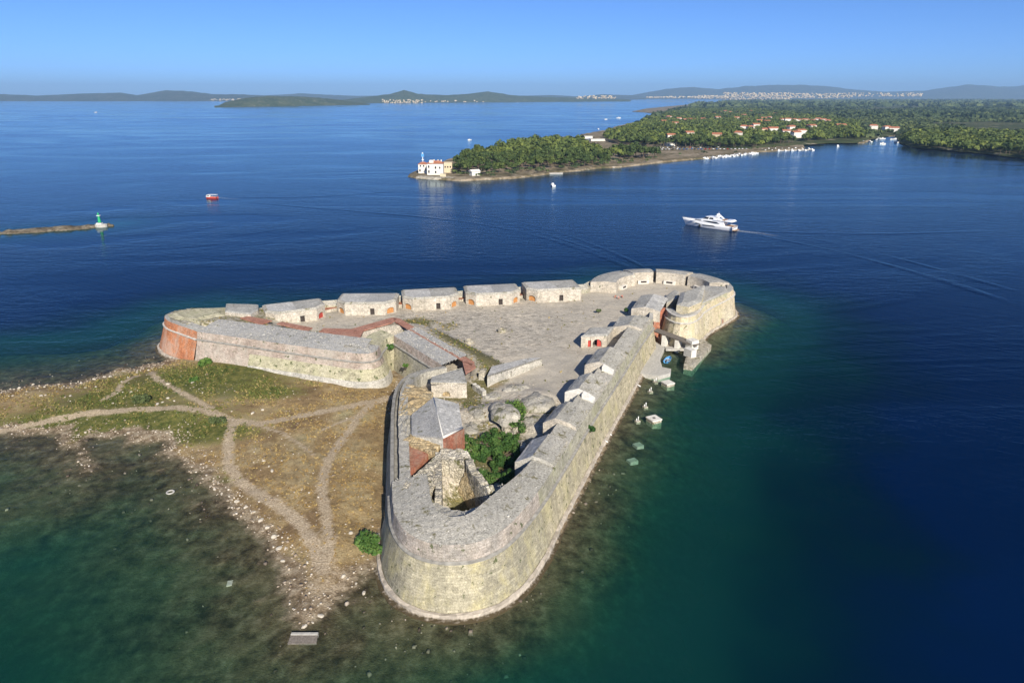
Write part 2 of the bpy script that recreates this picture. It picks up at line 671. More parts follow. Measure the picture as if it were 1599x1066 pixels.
MAT['teak'] = m_plain('teak', (.33, .20, .11), .6, .2, 5.0, .3)
MAT['boat_blue'] = m_plain('blue_boat_paint', (.10, .32, .62), .4, .15, 4.0, .4)
MAT['boat_red'] = m_plain('red_boat_paint', (.55, .08, .05), .4, .1, 3.0, .4)
MAT['green_paint'] = m_plain('green_beacon_paint', (.02, .36, .13), .45, .1, 2.0, .4)
MAT['rubber'] = m_plain('black_rubber', (.02, .02, .02), .7, .2, 4.0, .2)
MAT['dark_metal'] = m_plain('dark_metal', (.04, .04, .045), .5, .2, 3.0, .4)
MAT['skin'] = m_plain('skin', (.50, .30, .21), .6, .08, 8.0, .3)
MAT['shirt_red'] = m_plain('red_cloth', (.42, .07, .07), .9, .15, 8.0, .1)
MAT['shirt_pink'] = m_plain('pink_cloth', (.55, .30, .30), .9, .15, 8.0, .1)
MAT['shorts'] = m_plain('dark_cloth', (.05, .06, .09), .9, .2, 8.0, .1)
MAT['hair'] = m_plain('dark_hair', (.03, .02, .015), .7, .2, 9.0, .2)


def m_footing():
    t = NT('footing_stone')
    p = t.pos()
    cell = t.voro(t.uv(), 1.0)
    s = t.n('ShaderNodeSeparateColor'); t.put(s.inputs[0], cell)
    c = t.mix(1.0, (.47, .41, .33, 1), t.ramp(s.outputs[0], [(0, .75), (1, 1.15)]), 'MULTIPLY')
    fine = t.noise(p, 2.0, 4)
    c = t.mix(1.0, c, t.ramp(fine, [(.3, .8), (.7, 1.2)]), 'MULTIPLY')
    z = t.n('ShaderNodeSeparateXYZ'); t.put(z.inputs[0], p)
    zz = t.math('ADD', z.outputs[2], t.math('MULTIPLY', t.math('SUBTRACT', fine, .5), .5))
    c = t.mix(t.ramp(zz, [(.12, 1.0), (.36, 0.0)]), c, (.085, .065, .035))       # weed and tide stain
    return t.done(t.bsdf(c, .9, t.bump(fine, .6, .1), .15))


def m_leaf(name, a, b, c):
    t = NT(name)
    p = t.pos()
    n1 = t.noise(p, .35, 3, .6)
    n2 = t.noise(p, 2.2, 2, .6)
    col = t.ramp(t.math('ADD', t.math('MULTIPLY', n1, .6), t.math('MULTIPLY', n2, .4)), [(.36, a), (.5, b), (.64, c)])
    oi = t.n('ShaderNodeObjectInfo').outputs['Random']
    col = t.mix(1.0, col, t.ramp(oi, [(0, (.62, .68, .68)), (.5, (1, 1, 1)), (1, (1.4, 1.25, 1.0))]), 'MULTIPLY')
    tn = t.attr('tone')
    col = t.mix(1.0, col, t.ramp(t.math('ADD', tn, .5), [(0, (.45, .50, .55)), (.35, (.8, .85, .85)), (.5, (1, 1, 1)), (1, (1.75, 1.55, 1.15))]), 'MULTIPLY')
    d = t.bsdf(col, .75, None, .2)
    tr = t.n('ShaderNodeBsdfTranslucent'); t.put(tr.inputs[0], col)
    mx = t.n('ShaderNodeMixShader'); mx.inputs[0].default_value = .2
    t.t.links.new(d, mx.inputs[1]); t.t.links.new(tr.outputs[0], mx.inputs[2])
    return t.done(mx.outputs[0])


MAT['footing'] = m_footing()
MAT['pine'] = m_leaf('pine_needles', (.046, .074, .024), (.086, .128, .040), (.145, .185, .060))
MAT['fig'] = m_leaf('fig_leaves', (.032, .08, .018), (.068, .145, .032), (.145, .23, .06))
MAT['maquis'] = m_leaf('maquis_leaves', (.052, .076, .030), (.088, .120, .048), (.145, .17, .075))
MAT['bark'] = m_plain('bark', (.12, .09, .07), .95, .3, 4.0, .1, .4)


def m_ground():
    t = NT('dry_ground')
    p = t.pos()
    a = t.n('ShaderNodeAttribute', attribute_name='mask')
    s = t.n('ShaderNodeSeparateColor'); t.put(s.inputs[0], a.outputs['Color'])
    path, green, beach = s.outputs
    n1 = t.noise(p, .11, 6, .65)
    n2 = t.noise(p, .8, 5, .7)
    n3 = t.noise(p, 4.0, 3, .6)
    dry = t.ramp(n1, [(.34, (.20, .135, .07)), (.46, (.29, .205, .10)), (.56, (.36, .275, .145)), (.68, (.32, .275, .15))])
    dry = t.mix(1.0, dry, t.ramp(n2, [(.3, .62), (.7, 1.3)]), 'MULTIPLY')
    grn = t.ramp(n2, [(.35, (.055, .07, .018)), (.5, (.12, .125, .035)), (.68, (.21, .185, .06))])
    g = t.math('ADD', green, t.math('MULTIPLY', t.math('SUBTRACT', n2, .5), .9))
    c = t.mix(t.ramp(g, [(.30, 0.0), (.62, 1.0)]), dry, grn)
    bch = t.ramp(n2, [(.34, (.12, .085, .05)), (.5, (.25, .19, .12)), (.66, (.40, .335, .235))])
    b = t.math('ADD', beach, t.math('MULTIPLY', t.math('SUBTRACT', n2, .5), .6))
    c = t.mix(t.ramp(b, [(.32, 0.0), (.6, 1.0)]), c, bch)
    pt = t.ramp(n3, [(.35, (.36, .275, .175)), (.65, (.50, .41, .29))])
    pp = t.math('ADD', path, t.math('MULTIPLY', t.math('SUBTRACT', n2, .5), 1.3))
    c = t.mix(t.ramp(pp, [(.34, 0.0), (.74, .92)]), c, pt)
    # scattered limestone chips
    ch = t.voro(p, 1.5, 'F1', 'Distance')
    chm = t.math('MULTIPLY', t.ramp(ch, [(.10, 1.0), (.16, 0.0)]), t.ramp(t.noise(p, .25, 3), [(.47, 0.0), (.6, .75)]))
    c = t.mix(chm, c, (.55, .50, .42))
    c = t.mix(1.0, c, t.ramp(n3, [(.3, .75), (.7, 1.22)]), 'MULTIPLY')
    # below the waterline: weed, rock and sand
    z = t.n('ShaderNodeSeparateXYZ'); t.put(z.inputs[0], p)
    u1 = t.noise(p, .085, 5, .6)
    u2 = t.noise(p, .55, 5, .7)
    weedb = t.ramp(u2, [(.34, (.028, .023, .014)), (.52, (.078, .064, .037)), (.68, (.15, .12, .078))])
    sand = t.ramp(u2, [(.3, (.052, .048, .026)), (.52, (.105, .095, .054)), (.7, (.19, .17, .11))])
    sel = t.math('ADD', u1, t.math('MULTIPLY', t.math('MINIMUM', t.math('MULTIPLY', z.outputs[2], -1.0), 4.0), .045))
    sel = t.math('ADD', t.math('ADD', sel, .05), t.math('MULTIPLY', t.math('SUBTRACT', u2, .5), .45))
    bed = t.mix(t.ramp(sel, [(.46, 0.0), (.62, 1.0)]), weedb, sand)
    wet = t.math('ADD', z.outputs[2], t.math('MULTIPLY', t.math('SUBTRACT', n2, .5), .35))
    c = t.mix(t.ramp(t.math('ADD', wet, .5), [(.50, 1.0), (.72, 0.0)]), c, bed)
    h = t.math('ADD', n3, n2)
    return t.done(t.bsdf(c, .95, t.bump(h, .7, .2), .1))


def m_court():
    t = NT('courtyard_stone')
    p = t.pos()
    a = t.n('ShaderNodeAttribute', attribute_name='mask')
    s = t.n('ShaderNodeSeparateColor'); t.put(s.inputs[0], a.outputs['Color'])
    weed, smooth_, dirt = s.outputs
    q = t.scale(p, (1.0, 2.1, 1.0))
    n1 = t.noise(p, .07, 6, .65)
    n2 = t.noise(q, .9, 5, .75)
    n3 = t.noise(q, 3.2, 4, .7)
    base = t.ramp(n1, [(.34, (.41, .37, .30)), (.5, (.50, .45, .365)), (.66, (.57, .505, .40))])
    cell = t.voro(q, 1.1)
    cs = t.n('ShaderNodeSeparateColor'); t.put(cs.inputs[0], cell)
    rough_ = t.mix(1.0, base, t.ramp(cs.outputs[0], [(0, .5), (.2, .82), (.8, 1.1), (1, 1.25)]), 'MULTIPLY')
    rough_ = t.mix(1.0, rough_, t.ramp(n3, [(.36, .42), (.52, 1.0), (.66, 1.28)]), 'MULTIPLY')
    n4 = t.noise(t.scale(p, (2.2, 5.0, 1.0)), 1.0, 4, .75)
    sm = t.mix(1.0, base, t.ramp(n4, [(.32, .66), (.46, .98), (.68, 1.2)]), 'MULTIPLY')
    c = t.mix(smooth_, rough_, sm)
    wc = t.ramp(n3, [(.35, (.05, .05, .018)), (.5, (.13, .12, .04)), (.66, (.24, .20, .085))])
    w = t.math('ADD', weed, t.math('MULTIPLY', t.math('SUBTRACT', n2, .5), 1.1))
    c = t.mix(t.ramp(w, [(.42, 0.0), (.58, .92)]), c, wc)
    dc = t.ramp(n3, [(.35, (.26, .19, .11)), (.65, (.42, .34, .22))])
    d = t.math('ADD', dirt, t.math('MULTIPLY', t.math('SUBTRACT', n2, .5), .8))
    c = t.mix(t.ramp(d, [(.40, 0.0), (.64, .9)]), c, dc)
    h = t.math('ADD', t.math('MULTIPLY', n3, 1.0), n2)
    return t.done(t.bsdf(c, .95, t.bump(h, .8, .15), .1))


def m_water():
    t = NT('sea_water')
    p = t.pos()
    dep = t.attr('depth')
    n_big = t.noise(t.scale(p, (.0026, .0062, 1)), 1.0, 5, .55, 2.2)        # calm slicks and ruffled patches
    n1 = t.noise(t.scale(p, (.14, .30, 1)), 1.0, 4, .6, .4)
    n2 = t.noise(t.scale(p, (.55, .95, 1)), 1.0, 3, .6)
    amp = t.ramp(n_big, [(.40, .12), (.47, .7), (.60, 1.15)])
    h = t.math('MULTIPLY', t.math('ADD', t.math('MULTIPLY', n1, 1.0), t.math('MULTIPLY', n2, .35)), amp)
    n3 = t.noise(t.scale(t.rot(p, .55), (.10, .75, 1)), 1.0, 3, .5, .3)
    h = t.math('ADD', h, t.math('MULTIPLY', n3, .30))
    nm = t.bump(h, .27, 1.0)
    # the colour of the water body: green over a few metres, blue over many
    body = t.ramp(t.math('MULTIPLY', dep, .025), [(.0, (.010, .062, .050)), (.12, (.004, .046, .041)), (.30, (.0008, .017, .023)), (.60, (.0004, .0095, .028)), (1, (.0003, .010, .048))], 'B_SPLINE')
    body = t.mix(1.0, body, t.ramp(n_big, [(.3, .9), (.7, 1.12)]), 'MULTIPLY')
    clar = t.math('POWER', 2.718, t.math('MULTIPLY', dep, -.30))
    tint = t.ramp(t.math('MULTIPLY', dep, .12), [(0, (.97, .98, .95)), (.12, (.70, .92, .80)), (.35, (.30, .84, .68)), (1, (.10, .64, .55))])
    tr = t.n('ShaderNodeBsdfTransparent'); t.put(tr.inputs[0], tint)
    df = t.n('ShaderNodeBsdfDiffuse'); t.put(df.inputs[0], body)
    m1 = t.n('ShaderNodeMixShader'); t.put(m1.inputs[0], clar)
    t.t.links.new(df.outputs[0], m1.inputs[1]); t.t.links.new(tr.outputs[0], m1.inputs[2])
    gl = t.n('ShaderNodeBsdfGlossy'); gl.inputs['Color'].default_value = (.80, .95, 1, 1)  # reflection tinted blue in place of the bluer sky waves would mirror
    t.put(gl.inputs['Roughness'], t.ramp(n_big, [(.40, .04), (.50, .16), (.62, .22)]))
    t.put(gl.inputs['Normal'], nm)
    # Schlick reflectance, the same from above and below so that sunlight reaches the bed
    dt_ = t.n('ShaderNodeVectorMath', operation='DOT_PRODUCT')
    t.put(dt_.inputs[0], nm); t.put(dt_.inputs[1], t.n('ShaderNodeNewGeometry').outputs['Incoming'])
    cosv = t.math('ABSOLUTE', dt_.outputs['Value'])
    fr = t.math('ADD', .02, t.math('MULTIPLY', .98, t.math('POWER', t.math('SUBTRACT', 1.0, cosv, True), 5.0)))
    m2 = t.n('ShaderNodeMixShader'); t.put(m2.inputs[0], t.math('MINIMUM', t.math('POWER', fr, 1.65), .9))
    t.t.links.new(m1.outputs[0], m2.inputs[1]); t.t.links.new(gl.outputs[0], m2.inputs[2])
    return t.done(m2.outputs[0])


def m_land(name, cols, scale=.02, specks=True, chips=(.40, .34, .25)):
    t = NT(name)
    p = t.pos()
    n1 = t.noise(p, scale, 6, .65)
    n2 = t.noise(p, scale * 9, 5, .7)
    c = t.ramp(t.math('ADD', t.math('MULTIPLY', n1, .55), t.math('MULTIPLY', n2, .45)), [(.36, cols[0]), (.48, cols[1]), (.60, cols[2])])
    if specks:
        n3 = t.noise(p, scale * 5, 4, .75)
        c = t.mix(t.ramp(n3, [(.57, 0.0), (.66, .8)]), c, chips)
    return t.done(t.bsdf(c, .95, None, .05))


MAT['ground'] = m_ground()
MAT['court'] = m_court()
MAT['water'] = m_water()
MAT['coast'] = m_land('coast_soil', [(.07, .075, .035), (.17, .135, .08), (.34, .28, .20)], .035, True, (.44, .39, .31))
MAT['plain'] = m_land('maquis_plain', [(.030, .045, .018), (.055, .070, .028), (.10, .10, .05)], .006)
MAT['hill'] = m_land('karst_hill', [(.022, .036, .018), (.045, .058, .03), (.085, .088, .058)], .006, True, (.30, .285, .235))
MAT['isle'] = m_land('island_maquis', [(.030, .050, .020), (.058, .080, .032), (.10, .115, .055)], .010, True, (.30, .28, .21))
MAT['roof_tile'] = m_plain('roof_tiles', (.40, .165, .095), .85, .3, .6, .15)
MAT['house_white'] = m_plain('white_render', (.70, .67, .60), .9, .1, .5, .1)
MAT['house_cream'] = m_plain('cream_render', (.60, .50, .34), .9, .1, .5, .1)
MAT['house_yellow'] = m_plain('yellow_render', (.70, .46, .06), .9, .1, .5, .1)

# ------------------------------------------------------------------ outlines of the fortress (edge of the rampart, counter-clockwise)
def pathE(px, dz=0.0):
    return [atE(x, y, dz) for x, y in px]


NOSE_PX = [(612, 752), (613, 780), (616, 803), (632, 830), (662, 846), (702, 852), (748, 847), (786, 828), (814, 800), (842, 766)]
RIGHT_PX = [(842, 766), (880, 707), (917, 647), (949, 600), (980, 554), (995, 529), (1019, 498)]
LEFT_PX = [(690, 569), (646, 577), (622, 594), (613, 625), (612, 700), (612, 752)]
BAST_PX = [(405, 481), (354, 480), (300, 481), (272, 485), (259, 490), (256, 494), (262, 501), (282, 508), (308, 517)]
BAST2_PX = [(308, 517), (380, 527), (470, 540), (556, 551.5), (578, 551.5), (589, 546.5), (592, 539)]
FLANK_PX = [(592, 539), (601, 528), (615, 523)]
CURT_PX = [(615, 523), (690, 569)]
nose_t = pathE(NOSE_PX); right_t = pathE(RIGHT_PX); left_t = pathE(LEFT_PX)
bast_t = pathE(BAST_PX); bast2_t = pathE(BAST2_PX); flank_t = pathE(FLANK_PX); curt_t = pathE(CURT_PX)
# the sea gate and the round tower beyond it
tower_t = [atE(*q) for q in [(1041, 482), (1046, 489), (1060, 494.5), (1076, 495), (1089, 489), (1099, 476), (1138.5, 457)]]
tower_t += [Vector((64.0, 190.0)), Vector((64.4, 197.0)), Vector((61.5, 204.0)), Vector((56.0, 209.5)), Vector((47.5, 212.0)), Vector((38.0, 211.2)), Vector((29.0, 206.0)), Vector((23.0, 198.0))]
back_t = [Vector((23.0, 198.0)), Vector((21.0, 194.5)), Vector((4.0, 192.0)), Vector((-13.0, 187.5)), Vector((-30, 182.5)), Vector((-47, 178.0)), Vector((-58, 175.0)), bast_t[0]]
GATE_A = right_t[-1]                       # end of the long sea wall
GATE_IN = Vector((36.5, 168.0))
XY = lambda L: [Vector((p[0], p[1])) for p in L]
outline = XY(nose_t) + XY(right_t)[1:] + [GATE_IN] + XY(tower_t) + XY(back_t)[1:-1] + XY(bast_t) + XY(bast2_t)[1:] + XY(flank_t)[1:] + XY(curt_t)[1:] + XY(left_t)[1:-1]

# ------------------------------------------------------------------ shore of the islet
SHORE_PX = [(252, 566), (225, 572), (212, 577), (185, 574), (168, 585), (140, 588), (118, 596), (60, 600), (0, 609), (-160, 632), (-420, 668),
            (-420, 760), (-160, 710), (-60, 692), (0, 681), (30, 685), (60, 681), (88, 681), (92, 697), (112, 704), (120, 722), (132, 738), (150, 733),
            (140, 712), (136, 686), (160, 688), (188, 686), (192, 699), (222, 692), (258, 689), (254, 708), (282, 724), (312, 745), (332, 772), (352, 800),
            (384, 826), (414, 856), (436, 893), (450, 925), (455, 965), (470, 986), (492, 980), (512, 962), (538, 935), (572, 905), (600, 890), (620, 870), (650, 700), (640, 590), (560, 520), (300, 500)]
shore = [at(x, y, 0.0) for x, y in SHORE_PX]
fort_base = [p - n * 2.2 for p, n in zip(outline, normals(outline, True))]
dock_poly = [at(x, y, 0.8) for x, y in [(1018, 530), (1038, 543), (1030, 560), (1034, 573), (1048, 576), (1047, 583), (1028, 588), (999, 583), (990, 560)]]
pier_poly = [at(x, y, 1.2) for x, y in [(1068, 569), (1082, 571), (1111, 539), (1095, 526), (1078, 532), (1075, 545)]]


def land_sdf(X, Y):
    a = sdf(X, Y, shore) + (fbm(X * .22, Y * .22, 101, 3) - .5) * 3.2 + (fbm(X * .7, Y * .7, 102, 2) - .5) * .9
    b = sdf(X, Y, fort_base)
    return a, b, np.maximum(a, b)


PATHS_PX = [
    ([(-200, 700), (0, 665), (60, 655), (130, 645), (200, 640), (280, 639), (330, 645), (365, 658), (400, 662), (455, 652), (540, 637), (590, 624), (612, 615)], 1.25),
    ([(365, 658), (356, 690), (356, 720), (372, 745), (405, 768), (440, 790), (470, 815), (490, 845), (500, 880)], 1.15),
    ([(590, 622), (565, 645), (545, 672), (520, 705), (507, 735), (503, 770), (510, 810), (515, 840), (508, 885)], 1.0),
    ([(330, 640), (290, 620), (250, 598), (235, 580)], .9),
    ([(160, 625), (185, 612), (190, 600), (215, 585)], .8),
    ([(400, 662), (440, 675), (475, 698), (490, 712)], .5),
    ([(560, 648), (530, 660), (500, 672)], .45),
]
PATHS = [([at(x, y, 1.3) for x, y in P], w) for P, w in PATHS_PX]
GREEN_PX = [((310, 600), 22), ((180, 625), 14), ((420, 615), 8), ((200, 655), 20), ((90, 660), 16), ((330, 675), 9), ((120, 700), 5), ((250, 660), 12), ((360, 585), 14), ((300, 668), 10), ((330, 745), 4)]


def land_height(X, Y):
    a, b, d = land_sdf(X, Y)
    n = fbm(X * .09, Y * .09, 3, 4) - .5
    f = fbm(X * .5, Y * .5, 8, 3) - .5
    up = np.minimum(np.maximum(a, 0) * .14, 1.35) + n * .8 * sstep(1, 10, a) + f * .25 * sstep(0, 3, a)
    bx, by = at(470, 590, 1).x, at(470, 590, 1).y
    up = up + .8 * np.exp(-((X + 60) ** 2 + (Y - 146) ** 2) / 380.0)
    up = np.where(b > 0, np.maximum(up, .4), up)
    dist = np.maximum(-d, 0)
    right = sstep(-12, 12, X + (Y - 75) * -.20 + 3)
    back = sstep(150, 175, Y + X * .1)
    left_shallow = .050 * dist + .0013 * dist ** 2
    right_shelf = .14 * dist + .013 * np.maximum(dist - 4, 0) ** 2
    back_deep = .16 * dist + .020 * np.maximum(dist - 6, 0) ** 2
    down = left_shallow * (1 - right) + right_shelf * right
    down = down * (1 - back) + back_deep * back
    down = down * (1 + n * .9) + np.where(dist < 14, -f * .55 * (1 - right * .3) * sstep(0, 2.5, dist), -n * .4)
    return np.where(d > 0, up, -np.minimum(down, 45.0))


# ------------------------------------------------------------------ ground (islet and sea bed)
gx = np.arange(-165, 112, .8); gy = np.arange(50, 250, .8)
GX, GY = np.meshgrid(gx, gy)
GZ = land_height(GX, GY)
nx, ny = len(gx), len(gy)
idx = np.arange(nx * ny).reshape(ny, nx)
Q = np.stack([idx[:-1, :-1], idx[:-1, 1:], idx[1:, 1:], idx[1:, :-1]], -1).reshape(-1, 4)
inner = sdf(GX, GY, outline) > 3.0
inq = inner.ravel()[Q].all(1)
ground = np_mesh('ground', np.stack([GX, GY, GZ], -1).reshape(-1, 3), Q[~inq], MAT['ground'], None, True)
tag(ground, kind='structure')
sa, sb, sd = land_sdf(GX, GY)
pm = np.zeros_like(GX)
for P, w in PATHS:
    d = seg_dist(GX, GY, P)
    pm = np.maximum(pm, (1 - sstep(w * .1, w * 1.7, d)) * .95)
fan = at(508, 905, 1)
pm = np.maximum(pm, .62 * np.exp(-((GX - fan.x) ** 2 + (GY - fan.y) ** 2) / 22.0))
gm = np.zeros_like(GX)
for (x, y), r in GREEN_PX:
    c = at(x, y, 1.2)
    gm = np.maximum(gm, np.exp(-(((GX - c.x) / (r * 1.3)) ** 2 + ((GY - c.y) / (r * .6)) ** 2)))
bm_ = 1 - sstep(.8, 5.0, sa + (fbm(GX * .2, GY * .2, 21, 3) - .5) * 5)
north = sstep(140, 150, GY - (GX + 110) * .06) * (GX < -80)
np_attr(ground, 'mask', np.stack([pm, gm * .75, np.maximum(bm_, .55 * north), np.ones_like(pm)], -1).reshape(-1, 4), 'FLOAT_COLOR')

# ------------------------------------------------------------------ sea
def axis(fine0, fine1, step, lo, hi, grow=1.22):
    a = list(np.arange(fine0, fine1 + .01, step))
    s, v = step, a[-1]
    while v < hi:
        s *= grow; v += s; a.append(v)
    s, v = step, a[0]
    while v > lo:
        s *= grow; v -= s; a.insert(0, v)
    return np.array(a)


wx = axis(-165, 112, 1.1, -60000, 60000)
wy = axis(46, 250, 1.1, -3000, 90000)
WX, WY = np.meshgrid(wx, wy)
DEP = np.full(WX.shape, 45.0)
near = (WX > -330) & (WX < 280) & (WY > -160) & (WY < 420)
DEP[near] = np.maximum(-land_height(WX[near], WY[near]), 0)
# shoals round the beacon reef
reef_px = [(-60, 372), (0, 364), (60, 360), (120, 357), (172, 351)]
reef = [at(x, y, 0) for x, y in reef_px]
rd = seg_dist(WX, WY, reef)
DEP = np.minimum(DEP, 4 + (rd / 4.0) ** 1.5)
wi = np.arange(WX.size).reshape(WX.shape)
WQ = np.stack([wi[:-1, :-1], wi[:-1, 1:], wi[1:, 1:], wi[1:, :-1]], -1).reshape(-1, 4)
sea = np_mesh('sea', np.stack([WX, WY, np.zeros_like(WX)], -1).reshape(-1, 3), WQ, MAT['water'], None, True)
np_attr(sea, 'depth', DEP)
tag(sea, kind='structure')

# ------------------------------------------------------------------ the fortress
fort = empty('fortress', (0, 120, 0), 'huge triangular limestone sea fortress with battered walls, filling the middle of the picture', 'fortress')


def v2(p): return Vector((p[0], p[1]))


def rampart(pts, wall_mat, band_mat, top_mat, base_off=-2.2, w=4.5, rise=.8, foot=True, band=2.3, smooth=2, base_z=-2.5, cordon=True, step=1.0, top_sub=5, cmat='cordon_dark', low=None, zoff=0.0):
    P = resample(XY(pts), step, False, smooth) if smooth else list(pts)
    n = len(P)
    bo = base_off if callable(base_off) else (lambda i: base_off)
    bf = lambda d: (lambda i: bo(i) + d)
    e = [EZ(p.y) + zoff for p in P]
    ef = lambda d: (lambda i: e[i] + d)
    wv = w if callable(w) else (lambda i: w)
    if foot:
        sweep('footing', P, [(bf(-1.15), base_z), (bf(-1.05), .08), (bf(-.55), .16), (bf(-.48), .62), (bf(-.4), .70), (bf(0), .76)], MAT['footing'], fort, jitter=.07)
    sweep('scarp_wall', P, [(bf(.02), base_z), (bf(.02), .5), (-.45, ef(-band))], wall_mat, fort, jitter=.03, sub=5)
    if cordon:
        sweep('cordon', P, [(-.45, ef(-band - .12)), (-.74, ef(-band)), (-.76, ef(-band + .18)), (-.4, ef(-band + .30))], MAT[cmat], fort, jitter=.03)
    sweep('parapet_face', P, [(-.42, ef(-band)), (-.06, ef(-.12)), (0, ef(0))], band_mat, fort, jitter=.03, sub=2)
    sweep('parapet_top', P, [(0, ef(0)), (lambda i: wv(i) * .5, ef(rise * .6)), (lambda i: wv(i), ef(rise)), (lambda i: wv(i) + .1, ef(rise - .35))], top_mat, fort, jitter=.035, sub=top_sub)
    sweep('parapet_back', P, [(lambda i: wv(i) + .1, ef(rise - .3)), (lambda i: wv(i) + .2, ef(-4.2))], MAT['grey_wall'], fort, jitter=.05, sub=2)


nose_path = XY(left_t)[-2:-1] + XY(nose_t)
long_wall = resample(XY(nose_t) + XY(right_t)[1:], 1.0, False, 2)
k_turn = min(range(len(long_wall)), key=lambda i: (long_wall[i] - v2(right_t[0])).length)


def blend(a, b, i, i0, span=14):
    t = min(max((i - i0 + span / 2) / span, 0), 1)
    t = t * t * (3 - 2 * t)
    return a * (1 - t) + b * t


for lo, hi, wm, bmt in ((0, k_turn + 1, 'nose_wall', 'band_wall'), (k_turn, len(long_wall), 'right_wall', 'grey_wall')):
    f_ = lambda a, b, lo=lo: (lambda i: blend(a, b, i + lo, k_turn))
    rampart(long_wall[lo:hi], MAT[wm], MAT[bmt], MAT['parapet'], f_(-2.2, -1.5), f_(4.9, 3.4), .75, True, 2.4 if lo == 0 else 2.4, 0)
# narrow west rampart: kerb, sunken ledge and inner strip
P = resample(XY(left_t), 1.0, False, 1)
eL = [EZ(p.y) for p in P]
ef = lambda d: (lambda i: eL[i] + d)
sweep('scarp_wall', P, [(-1.5, -1), (-1.5, .5), (-.1, ef(-.9))], MAT['grey_wall'], fort, jitter=.03, sub=5)
sweep('kerb', P, [(-.12, ef(-.9)), (-.3, ef(-.8)), (-.28, ef(-.45)), (.25, ef(-.42)), (.3, ef(-1.3)), (1.0, ef(-1.35))], MAT['cordon_dark'], fort, jitter=.02)
sweep('parapet_top', P, [(1.0, ef(-1.4)), (1.05, ef(.1)), (2.6, ef(.2)), (2.7, ef(-3.5))], MAT['parapet'], fort, jitter=.06, sub=2)
# west bastion: red brick shoulder, long front, flank and curtain
rampart(XY(bast_t), MAT['red_brick'], MAT['red_brick'], MAT['roof_grey'], -2.4, 2.5, .35, True, 2.0, 2, cmat='cordon', zoff=-.1)
rampart(XY(bast2_t), MAT['pink_wall'], MAT['pink_wall'], MAT['parapet_grey'], -2.5, 7.2, .9, False, 1.9, 2, top_sub=6, zoff=-.1)
rampart(XY(flank_t), MAT['weedy_wall'], MAT['weedy_wall'], MAT['weedy_wall'], -1.0, 4.0, .6, False, 1.9, 1, zoff=-.1)
rampart(XY(curt_t), MAT['grey_wall'], MAT['pink_wall'], MAT['parapet_grey'], -1.2, 6.0, .9, False, 1.9, 1, top_sub=6, zoff=-.1)
# lighter weedy and pale courses low on the bastion front
P = resample(XY(bast2_t), 1.0, False, 2)
k0 = int(len(P) * .27)
sweep('pale_base_course', P[k0:], [(-2.62, -.5), (-2.62, .9), (-2.13, 2.7), (-2.02, 2.74)], MAT['pale_wall'], fort, jitter=.04, sub=2)
sweep('weedy_course', P[k0:], [(-2.09, 2.7), (-1.05, 5.0), (-.95, 5.05)], MAT['weedy_wall'], fort, jitter=.04, sub=2)
# tower
rampart(XY(tower_t)[:9], MAT['tower_wall'], MAT['tower_wall'], MAT['roof_grey'], -1.5, 1.6, .2, True, 1.7, 1, cmat='cordon')
P = resample(XY(tower_t)[:6], .8, False, 1)
eT = [EZ(p.y) for p in P]
sweep('cordon', P, [(-.02, lambda i: eT[i] - .15), (-.32, lambda i: eT[i] - .05), (-.3, lambda i: eT[i] + .15), (.3, lambda i: eT[i] + .22)], MAT['cordon'], fort)
rampart(XY(tower_t)[8:], MAT['tower_wall'], MAT['tower_wall'], MAT['roof_grey'], -1.5, 1.5, .1, True, 1.7, 1, cmat='cordon')
rampart(resample(XY(back_t), 1.2), MAT['right_wall'], MAT['grey_wall'], MAT['parapet'], -1.6, 1.4, -.9, True, 2.2, 0, step=1.0)
# sea gate: side walls of the passage and the dark inner wall
for a, b, m in ((GATE_A, GATE_IN, 'pale_wall'), (GATE_IN, XY(tower_t)[0], 'red_wall')):
    a, b = Vector((a[0], a[1])), Vector((b[0], b[1]))
    P = resample([a, b], 1.2)
    sweep('gate_wall', P, [(-.2, -1.0), (0, 8.2), (.9, 8.3), (1.0, 3)], MAT[m], fort, sub=2)

# interior ground of the fort
left_line = XY(bast2_t) + XY(flank_t)[1:] + XY(curt_t)[1:]


def court_z(X, Y):
    e = 9.0 - (np.clip(Y, 60, 215) - 70) * .0085
    base = e - 2.4
    dl = seg_dist(X, Y, left_line)
    base = base + 2.5 * (1 - sstep(8.5, 15, dl)) * sstep(120, 133, Y + X * .25)
    low_ = 1 - sstep(5.8, 6.6, dl)
    west = sstep(-52, -66, X)
    base = base * (1 - west) + (e + .25) * west
    base = base - 2.6 * low_ * sstep(120, 133, Y + X * .25)
    # rubble-filled nose: lower and uneven
    nose = sstep(122, 104, Y) * sstep(-40, -25, X)
    m = fbm(X * .13, Y * .13, 31, 4) - .5
    base = base + nose * (-.5 + m * 2.2)
    for (px, py), r, h in [((785, 640), 3.6, 1.6), ((838, 622), 4.2, 1.2), ((800, 608), 3.0, .7), ((740, 640), 3.0, .5), ((785, 705), 5.5, -1.6), ((785, 735), 4.5, -1.2)]:
        c = at(px, py, 6.5)
        base = base + h * np.exp(-(((X - c.x) ** 2 + (Y - c.y) ** 2) / (r * r)) ** 1.5)
    pit = at(722, 770, 6.5)
    base = base - 3.2 * np.exp(-(((X - pit.x) / 4.6) ** 2 + ((Y - pit.y) / 4.0) ** 2) ** 2)
    base = base + (fbm(X * .6, Y * .6, 41, 3) - .5) * (.35 + .7 * nose)
    return base


def cz(x, y):
    return float(court_z(np.array([x]), np.array([y]))[0])


def on_court(px, py, dz=0.0):
    z = 6.5
    for _ in range(5):
        p = at(px, py, z)
        z = cz(p.x, p.y) + dz
    return at(px, py, z)


